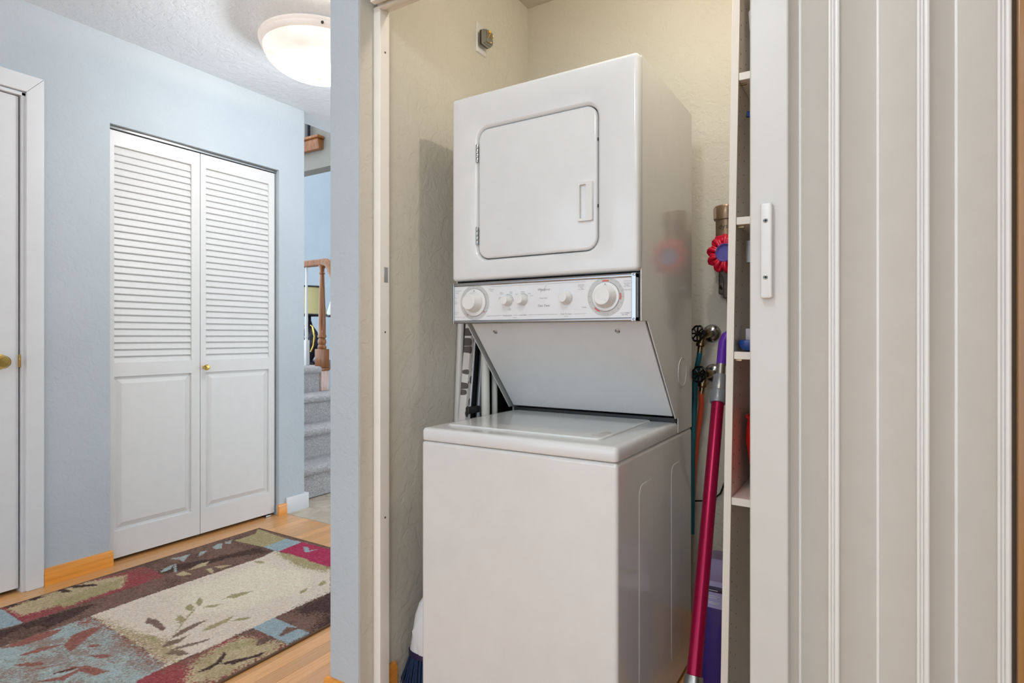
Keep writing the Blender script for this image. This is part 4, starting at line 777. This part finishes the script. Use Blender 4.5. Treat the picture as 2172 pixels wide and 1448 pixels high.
# ================================================================== RUG
RUG=[
((138,152,156),0.01,[[-2.95,0.893],[-2.941,0.91],[-2.719,0.907],[-2.739,0.83]]),
((136,70,72),0.01,[[-2.962,0.915],[-2.923,0.91],[-2.721,0.908],[-2.718,1.426],[-2.923,1.43],[-2.944,1.221]]),
((172,155,125),0.03,[[-2.924,0.921],[-2.799,0.926],[-2.787,1.006],[-2.789,1.124],[-2.754,1.262],[-2.886,1.337],[-2.94,1.219],[-2.956,1.071]]),
((150,138,104),0.03,[[-2.847,1.051],[-2.745,1.043],[-2.762,1.257],[-2.863,1.321],[-2.858,1.211]]),
((74,58,54),0.01,[[-2.961,1.101],[-2.956,1.124],[-2.884,1.129],[-2.912,1.099]]),
((74,58,54),0.01,[[-2.971,1.142],[-2.893,1.217],[-2.865,1.214],[-2.923,1.144]]),
((74,58,54),0.01,[[-2.956,0.99],[-2.951,1.03],[-2.928,1.057],[-2.924,1.009]]),
((74,58,54),0.01,[[-2.958,0.917],[-2.962,0.944],[-2.926,0.969],[-2.93,0.923]]),
((112,88,78),0.012,[[-2.744,0.831],[-2.721,0.908],[-2.718,1.426],[-2.883,1.862],[-2.567,1.865],[-2.55,1.795],[-2.566,1.535],[-2.575,1.327],[-2.577,1.069],[-2.599,0.8],[-2.594,0.786]]),
((74,58,54),0.02,[[-2.723,0.825],[-2.719,0.938],[-2.703,1.081],[-2.681,1.124],[-2.625,1.05],[-2.594,0.905],[-2.691,0.894],[-2.632,0.797]]),
((112,88,78),0.015,[[-2.667,0.85],[-2.655,0.927],[-2.609,0.935],[-2.609,0.867],[-2.637,0.84]]),
((112,88,78),0.012,[[-2.923,1.43],[-2.718,1.426],[-2.736,1.43],[-2.655,1.588],[-2.567,1.865],[-2.883,1.862],[-2.921,1.505]]),
((74,58,54),0.03,[[-2.821,1.454],[-2.818,1.52],[-2.745,1.648],[-2.687,1.866],[-2.582,1.856],[-2.675,1.709],[-2.7,1.561],[-2.753,1.419]]),
((150,138,104),0.01,[[-2.883,1.862],[-2.949,2.048],[-2.676,2.027],[-2.665,1.885]]),
((138,152,156),0.01,[[-2.665,1.885],[-2.676,2.027],[-2.561,2.038],[-2.547,1.883]]),
((112,88,78),0.01,[[-2.891,1.867],[-2.949,2.048],[-2.883,1.988],[-2.882,1.893]]),
((196,182,166),0.01,[[-2.575,1.314],[-2.563,1.534],[-2.55,1.795],[-2.571,1.881],[-2.151,1.869],[-1.941,1.687],[-1.959,1.429],[-1.959,1.333],[-1.963,1.146],[-1.971,1.009],[-2.134,1.053],[-2.575,1.068]]),
((205,192,172),0.08,[[-2.51,1.387],[-2.467,1.737],[-2.197,1.779],[-2.058,1.667],[-2.132,1.401],[-2.275,1.257]]),
((172,155,125),0.05,[[-2.575,1.068],[-2.52,1.083],[-2.289,1.094],[-2.155,1.121],[-2.038,1.113],[-1.966,1.074],[-1.991,1.043]]),
((150,138,104),0.04,[[-2.562,1.868],[-2.486,1.897],[-2.329,1.906],[-2.176,1.885],[-2.124,1.839],[-2.273,1.809],[-2.437,1.84]]),
((152,56,80),0.01,[[-2.547,1.886],[-2.561,2.038],[-2.298,2.041],[-2.124,1.886],[-2.308,1.882],[-2.348,1.895],[-2.408,1.892],[-2.486,1.897]]),
((138,152,156),0.01,[[-2.503,1.999],[-2.465,2.003],[-2.432,1.976],[-2.401,2.014],[-2.416,1.95],[-2.445,1.959]]),
((146,157,154),0.012,[[-2.58,0.781],[-2.566,1.057],[-2.504,1.061],[-1.981,1.039],[-1.943,0.903],[-2.284,0.692]]),
((132,88,78),0.05,[[-2.566,1.057],[-2.504,1.061],[-1.981,1.039],[-2.016,1.027],[-2.373,1.042],[-2.489,1.04],[-2.544,0.996]]),
((132,88,78),0.008,[[-2.571,0.791],[-2.584,0.902],[-2.552,0.97],[-2.522,0.931],[-2.529,0.834]]),
((132,88,78),0.008,[[-2.461,0.808],[-2.461,0.859],[-2.42,0.92],[-2.422,0.874],[-2.441,0.82]]),
((132,88,78),0.008,[[-2.4,0.773],[-2.389,0.8],[-2.35,0.829],[-2.323,0.829],[-2.351,0.796]]),
((132,88,78),0.008,[[-2.402,0.913],[-2.466,0.965],[-2.467,1.023],[-2.441,1.049],[-2.388,0.976],[-2.339,0.909]]),
((132,88,78),0.008,[[-2.344,0.958],[-2.308,0.985],[-2.288,0.984],[-2.317,0.957]]),
((132,88,78),0.008,[[-2.255,0.935],[-2.224,0.963],[-2.186,0.974],[-2.206,0.942]]),
((132,88,78),0.008,[[-2.362,0.732],[-2.328,0.779],[-2.272,0.876],[-2.289,0.826]]),
((132,88,78),0.008,[[-2.238,0.82],[-2.228,0.872],[-2.198,0.899],[-2.21,0.852]]),
((132,88,78),0.008,[[-2.233,0.765],[-2.193,0.833],[-2.198,0.899],[-2.099,0.922],[-2.107,0.887],[-2.179,0.872],[-2.164,0.822]]),
((74,58,54),0.01,[[-2.238,0.82],[-2.217,0.868],[-2.208,0.877],[-2.22,0.831]]),
((136,70,72),0.01,[[-1.97,1.005],[-1.958,1.12],[-1.959,1.261],[-1.941,1.329],[-1.75,1.335],[-1.721,1.077],[-1.908,0.885],[-1.966,0.945]]),
((112,88,78),0.04,[[-1.958,1.26],[-1.956,1.335],[-1.75,1.335],[-1.787,1.303],[-1.89,1.313]]),
((172,155,125),0.05,[[-1.923,1.1],[-1.942,1.199],[-1.938,1.273],[-1.794,1.326],[-1.754,1.324],[-1.747,1.147],[-1.755,1.076],[-1.81,1.0]]),
((150,138,104),0.04,[[-1.929,1.154],[-1.93,1.242],[-1.862,1.302],[-1.834,1.274],[-1.881,1.21]]),
((74,58,54),0.01,[[-1.852,1.059],[-1.853,1.128],[-1.893,1.185],[-1.873,1.181],[-1.84,1.144],[-1.834,1.093]]),
((74,58,54),0.01,[[-1.834,1.132],[-1.821,1.172],[-1.789,1.217],[-1.778,1.257],[-1.763,1.241],[-1.783,1.196],[-1.796,1.156]]),
((112,88,78),0.01,[[-1.848,1.274],[-1.869,1.307],[-1.842,1.343],[-1.828,1.314],[-1.828,1.269]]),
((138,152,156),0.01,[[-1.961,1.339],[-1.961,1.43],[-1.751,1.433],[-1.753,1.335]]),
((112,88,78),0.01,[[-1.828,1.351],[-1.857,1.411],[-1.807,1.432],[-1.814,1.398],[-1.817,1.353]]),
((112,88,78),0.01,[[-1.961,1.43],[-1.953,1.759],[-1.719,1.548],[-1.751,1.428],[-1.901,1.43]]),
((74,58,54),0.05,[[-1.95,1.514],[-1.953,1.759],[-1.719,1.548],[-1.754,1.435],[-1.821,1.571],[-1.884,1.499]]),
((146,157,154),0.005,[[-2.913,1.544],[-2.896,1.589],[-2.888,1.63],[-2.814,1.555],[-2.852,1.565]]),
((146,157,154),0.005,[[-2.825,1.633],[-2.876,1.674],[-2.867,1.707],[-2.821,1.654]]),
((146,157,154),0.005,[[-2.884,1.744],[-2.911,1.785],[-2.902,1.81],[-2.829,1.758],[-2.846,1.739]]),
((146,157,154),0.005,[[-2.908,1.826],[-2.905,1.869],[-2.859,1.827],[-2.871,1.809]]),
((146,157,154),0.005,[[-2.793,1.44],[-2.821,1.485],[-2.822,1.517],[-2.78,1.479],[-2.771,1.438]]),
((146,157,154),0.005,[[-2.822,1.517],[-2.827,1.53],[-2.718,1.471],[-2.725,1.467]]),
((172,155,125),0.005,[[-2.696,1.516],[-2.727,1.576],[-2.722,1.629],[-2.681,1.588],[-2.687,1.537]]),
((172,155,125),0.005,[[-2.697,1.454],[-2.705,1.495],[-2.637,1.498],[-2.653,1.466]]),
((172,155,125),0.005,[[-2.642,1.565],[-2.633,1.586],[-2.585,1.569],[-2.569,1.548]]),
((172,155,125),0.005,[[-2.637,1.6],[-2.615,1.637],[-2.584,1.657],[-2.586,1.607]]),
((150,138,104),0.006,[[-2.282,1.438],[-2.288,1.472],[-2.245,1.538],[-2.24,1.502],[-2.249,1.452]]),
((150,138,104),0.006,[[-2.285,1.406],[-2.278,1.441],[-2.272,1.432]]),
((150,138,104),0.006,[[-2.272,1.337],[-2.276,1.357],[-2.24,1.397],[-2.239,1.363]]),
((150,138,104),0.006,[[-2.336,1.297],[-2.353,1.328],[-2.313,1.323],[-2.282,1.296],[-2.31,1.29]]),
((150,138,104),0.006,[[-2.339,1.342],[-2.379,1.385],[-2.331,1.371],[-2.294,1.335]]),
((150,138,104),0.006,[[-2.273,1.226],[-2.291,1.257],[-2.227,1.243],[-2.222,1.215]]),
((150,138,104),0.006,[[-2.092,1.226],[-2.111,1.263],[-2.106,1.318],[-2.111,1.363],[-2.083,1.322],[-2.08,1.253]]),
((150,138,104),0.006,[[-2.076,1.327],[-2.072,1.361],[-2.032,1.396],[-2.04,1.359]]),
((150,138,104),0.006,[[-2.069,1.634],[-2.077,1.682],[-2.053,1.657],[-2.046,1.622]]),
((150,138,104),0.006,[[-2.059,1.721],[-2.076,1.766],[-2.044,1.758],[-2.037,1.721]]),
((150,138,104),0.006,[[-2.542,1.741],[-2.505,1.764],[-2.466,1.754],[-2.502,1.732]]),
((150,138,104),0.006,[[-2.389,1.835],[-2.357,1.855],[-2.312,1.833],[-2.335,1.819]]),
((150,138,104),0.006,[[-2.163,1.163],[-2.229,1.232],[-2.288,1.304],[-2.301,1.33],[-2.217,1.229],[-2.16,1.165]]),
((120,102,88),0.006,[[-2.136,1.132],[-2.166,1.18],[-2.175,1.244],[-2.163,1.294],[-2.146,1.232],[-2.134,1.171]]),
((120,102,88),0.006,[[-2.108,1.087],[-2.127,1.12],[-2.11,1.158],[-2.114,1.193],[-2.086,1.145],[-2.095,1.095]]),
((120,102,88),0.006,[[-2.065,1.087],[-2.056,1.136],[-2.035,1.176],[-2.015,1.231],[-2.017,1.17],[-2.041,1.12]]),
((120,102,88),0.006,[[-2.05,1.071],[-2.053,1.099],[-2.023,1.118],[-1.975,1.118],[-2.007,1.09]]),
((118,96,86),0.01,[[-2.343,1.15],[-2.373,1.179],[-2.32,1.186],[-2.23,1.17],[-2.217,1.149],[-2.301,1.156]]),
((150,138,104),0.01,[[-2.247,1.101],[-2.2,1.12],[-2.156,1.102],[-2.199,1.093]]),
]

X0, X1, Y0, Y1 = -2.958, -1.745, 0.25, 2.064
NX_, NY_ = 310, 460
gx = np.linspace(X0, X1, NX_); gy = np.linspace(Y0, Y1, NY_); PXg, PYg = np.meshgrid(gx, gy)
rng = np.random.default_rng(3)
base = np.array([112, 88, 78], float)[None, None] * np.ones((NY_, NX_, 1))
jx = PXg + rng.normal(0, 0.0017, PXg.shape); jy = PYg + rng.normal(0, 0.0017, PYg.shape)
for colr, soft, poly in RUG:
    q = np.array(poly); mnx, mny = q.min(0) - soft * 2; mxx, mxy = q.max(0) + soft * 2
    sel = (PXg > mnx) & (PXg < mxx) & (PYg > mny) & (PYg < mxy)
    if not sel.any(): continue
    k = soft if soft > 0.011 else 0.0
    px = jx[sel] + rng.normal(0, 1, sel.sum()) * k * 0.28; py = jy[sel] + rng.normal(0, 1, sel.sum()) * k * 0.28
    ins = np.zeros(px.shape, bool); n = len(q)
    for i in range(n):
        x1, y1 = q[i]; x2, y2 = q[(i + 1) % n]
        if y1 == y2: continue
        c_ = ((y1 > py) != (y2 > py)) & (px < (x2 - x1) * (py - y1) / (y2 - y1) + x1); ins ^= c_
    b_ = base[sel]; b_[ins] = np.array(colr, float); base[sel] = b_
def smooth(n, seed):      # smooth random field over the rug
    g = np.random.default_rng(seed).random((n * 2, n)); yi = np.linspace(0, n * 2 - 1.001, NY_); xi = np.linspace(0, n - 1.001, NX_)
    y0 = yi.astype(int)[:, None]; x0 = xi.astype(int)[None]; fy = (yi - y0[:, 0])[:, None]; fx = (xi - x0[0])[None]
    return (g[y0, x0] * (1 - fx) + g[y0, x0 + 1] * fx) * (1 - fy) + (g[y0 + 1, x0] * (1 - fx) + g[y0 + 1, x0 + 1] * fx) * fy
fld = smooth(9, 1) * 0.5 + smooth(30, 2) * 0.35 + rng.random(PXg.shape) * 0.3
def blend(src, dst, thr, amt):
    global base
    ms = (np.abs(base - np.array(src, float)).sum(-1) < 2) & (fld > thr); base[ms] = base[ms] * (1 - amt) + np.array(dst, float) * amt
blend((146, 157, 154), (128, 100, 88), 0.66, 0.62); blend((136, 70, 72), (118, 88, 76), 0.62, 0.7); blend((112, 88, 78), (84, 66, 60), 0.66, 0.7); blend((172, 155, 125), (150, 134, 104), 0.6, 0.6)
edge = np.minimum.reduce([PXg - X0, X1 - PXg, Y1 - PYg, PYg - Y0])
base[edge < 0.004] = np.array([96, 72, 58], float)
base += rng.normal(0, 8, base.shape[:2])[..., None]
base = np.clip(base * 1.18, 5, 250) / 255.0
linc = np.where(base <= 0.04045, base / 12.92, ((base + 0.055) / 1.055) ** 2.4)
zz = 0.0105 + rng.normal(0, 0.0009, PXg.shape); zz[edge < 0.004] = 0.004
rm = bpy.data.meshes.new('area_rug')
verts = np.stack([PXg, PYg, zz], -1).reshape(-1, 3)
idx = np.arange(NX_ * NY_).reshape(NY_, NX_)
faces = np.stack([idx[:-1, :-1], idx[:-1, 1:], idx[1:, 1:], idx[1:, :-1]], -1).reshape(-1, 4)
rm.vertices.add(len(verts)); rm.vertices.foreach_set('co', verts.ravel())
rm.loops.add(faces.size); rm.loops.foreach_set('vertex_index', faces.ravel().astype(np.int32))
rm.polygons.add(len(faces)); rm.polygons.foreach_set('loop_start', (np.arange(len(faces)) * 4).astype(np.int32))
rm.update(calc_edges=True)
ca = rm.color_attributes.new('Col', 'FLOAT_COLOR', 'POINT')
ca.data.foreach_set('color', np.concatenate([linc.reshape(-1, 3), np.ones((NX_ * NY_, 1))], 1).ravel().astype(np.float32))
rm.materials.append(M['rug'])
ru = root('area_rug', (-2.365, 1.1, 0.001), 'patchwork leaf pattern area rug on the hall floor', 'rug')
ro = bpy.data.objects.new('rug_pile', rm); COL.objects.link(ro); attach(ro, ru)
bn = MB(); bn.tube([(X0, Y0, 0.0055), (X0, Y1, 0.0055), (X1, Y1, 0.0055), (X1, Y0, 0.0055)], 0.0045, 8, closed=True); bn.obj('bound_edge', M['binding'], ru)
MB().box(X0 + .002, X1 - .002, Y0 + .002, Y1 - .002, 0.0008, 0.006).obj('backing', M['binding'], ru)

# ================================================================== FAR ROOM
tb = root('console_table', (-6.2, 5.1, 0), 'dark console table behind the stair railing', 'table')
MB().box(-7.4, -5.2, 4.85, 6.15, 0.70, 0.74, 0.004).obj('table_top', M['table'], tb)
for x in (-7.35, -5.25):
    for y in (4.9, 6.1): MB().box(x - .03, x + .03, y - .03, y + .03, 0, 0.70).obj('leg', M['table'], tb)
def tlamp(x, y, sm_, label, R0, R1, z0, z1, bm_):
    r_ = root('table_lamp', (x, y, 0.74), label, 'lamp')
    MB().lathe([(R0, z0), (R0 * .92, z0 + 0.05), (R1 * 1.12, (z0 + z1) / 2), (R1, z1), (R1 - .004, z1), (R0 - .004, z0)], (x, y, 0), (0, 0, 1), 32).obj('shade', sm_, r_)
    for zz, R in ((z0, R0), (z1, R1)): MB().tube([(x + R * math.cos(a), y + R * math.sin(a), zz) for a in [2 * PI * k / 32 for k in range(32)]], 0.012, 8, closed=True).obj('shade_trim', M['urn'], r_)
    MB().lathe([(0.09, 0.742), (0.09, 0.76), (0.04, 0.79), (0.10, 0.90), (0.13, 1.02), (0.10, 1.15), (0.04, 1.24), (0.02, 1.30), (0.015, z0 + .15)], (x, y, 0), (0, 0, 1), 28).obj('lamp_base', bm_, r_)
    for s in (-1, 1): MB().tube([(x + s * 0.05, y - .02, 1.24), (x + s * 0.12, y - .05, 1.22), (x + s * .17, y - .06, 1.10), (x + s * .15, y - .06, .98), (x + s * .09, y - .05, .90)], 0.012, 8).obj('handle', M['brass'], r_)
tlamp(-6.20, 5.05, M['shade'], 'table lamp with gold shade and dark base seen through the balusters', 0.22, 0.16, 1.37, 1.73, M['urn'])
tlamp(-6.32, 5.75, M['shade2'], 'table lamp with pale flared shade behind the newel post', 0.26, 0.14, 1.38, 1.78, M['urn'])
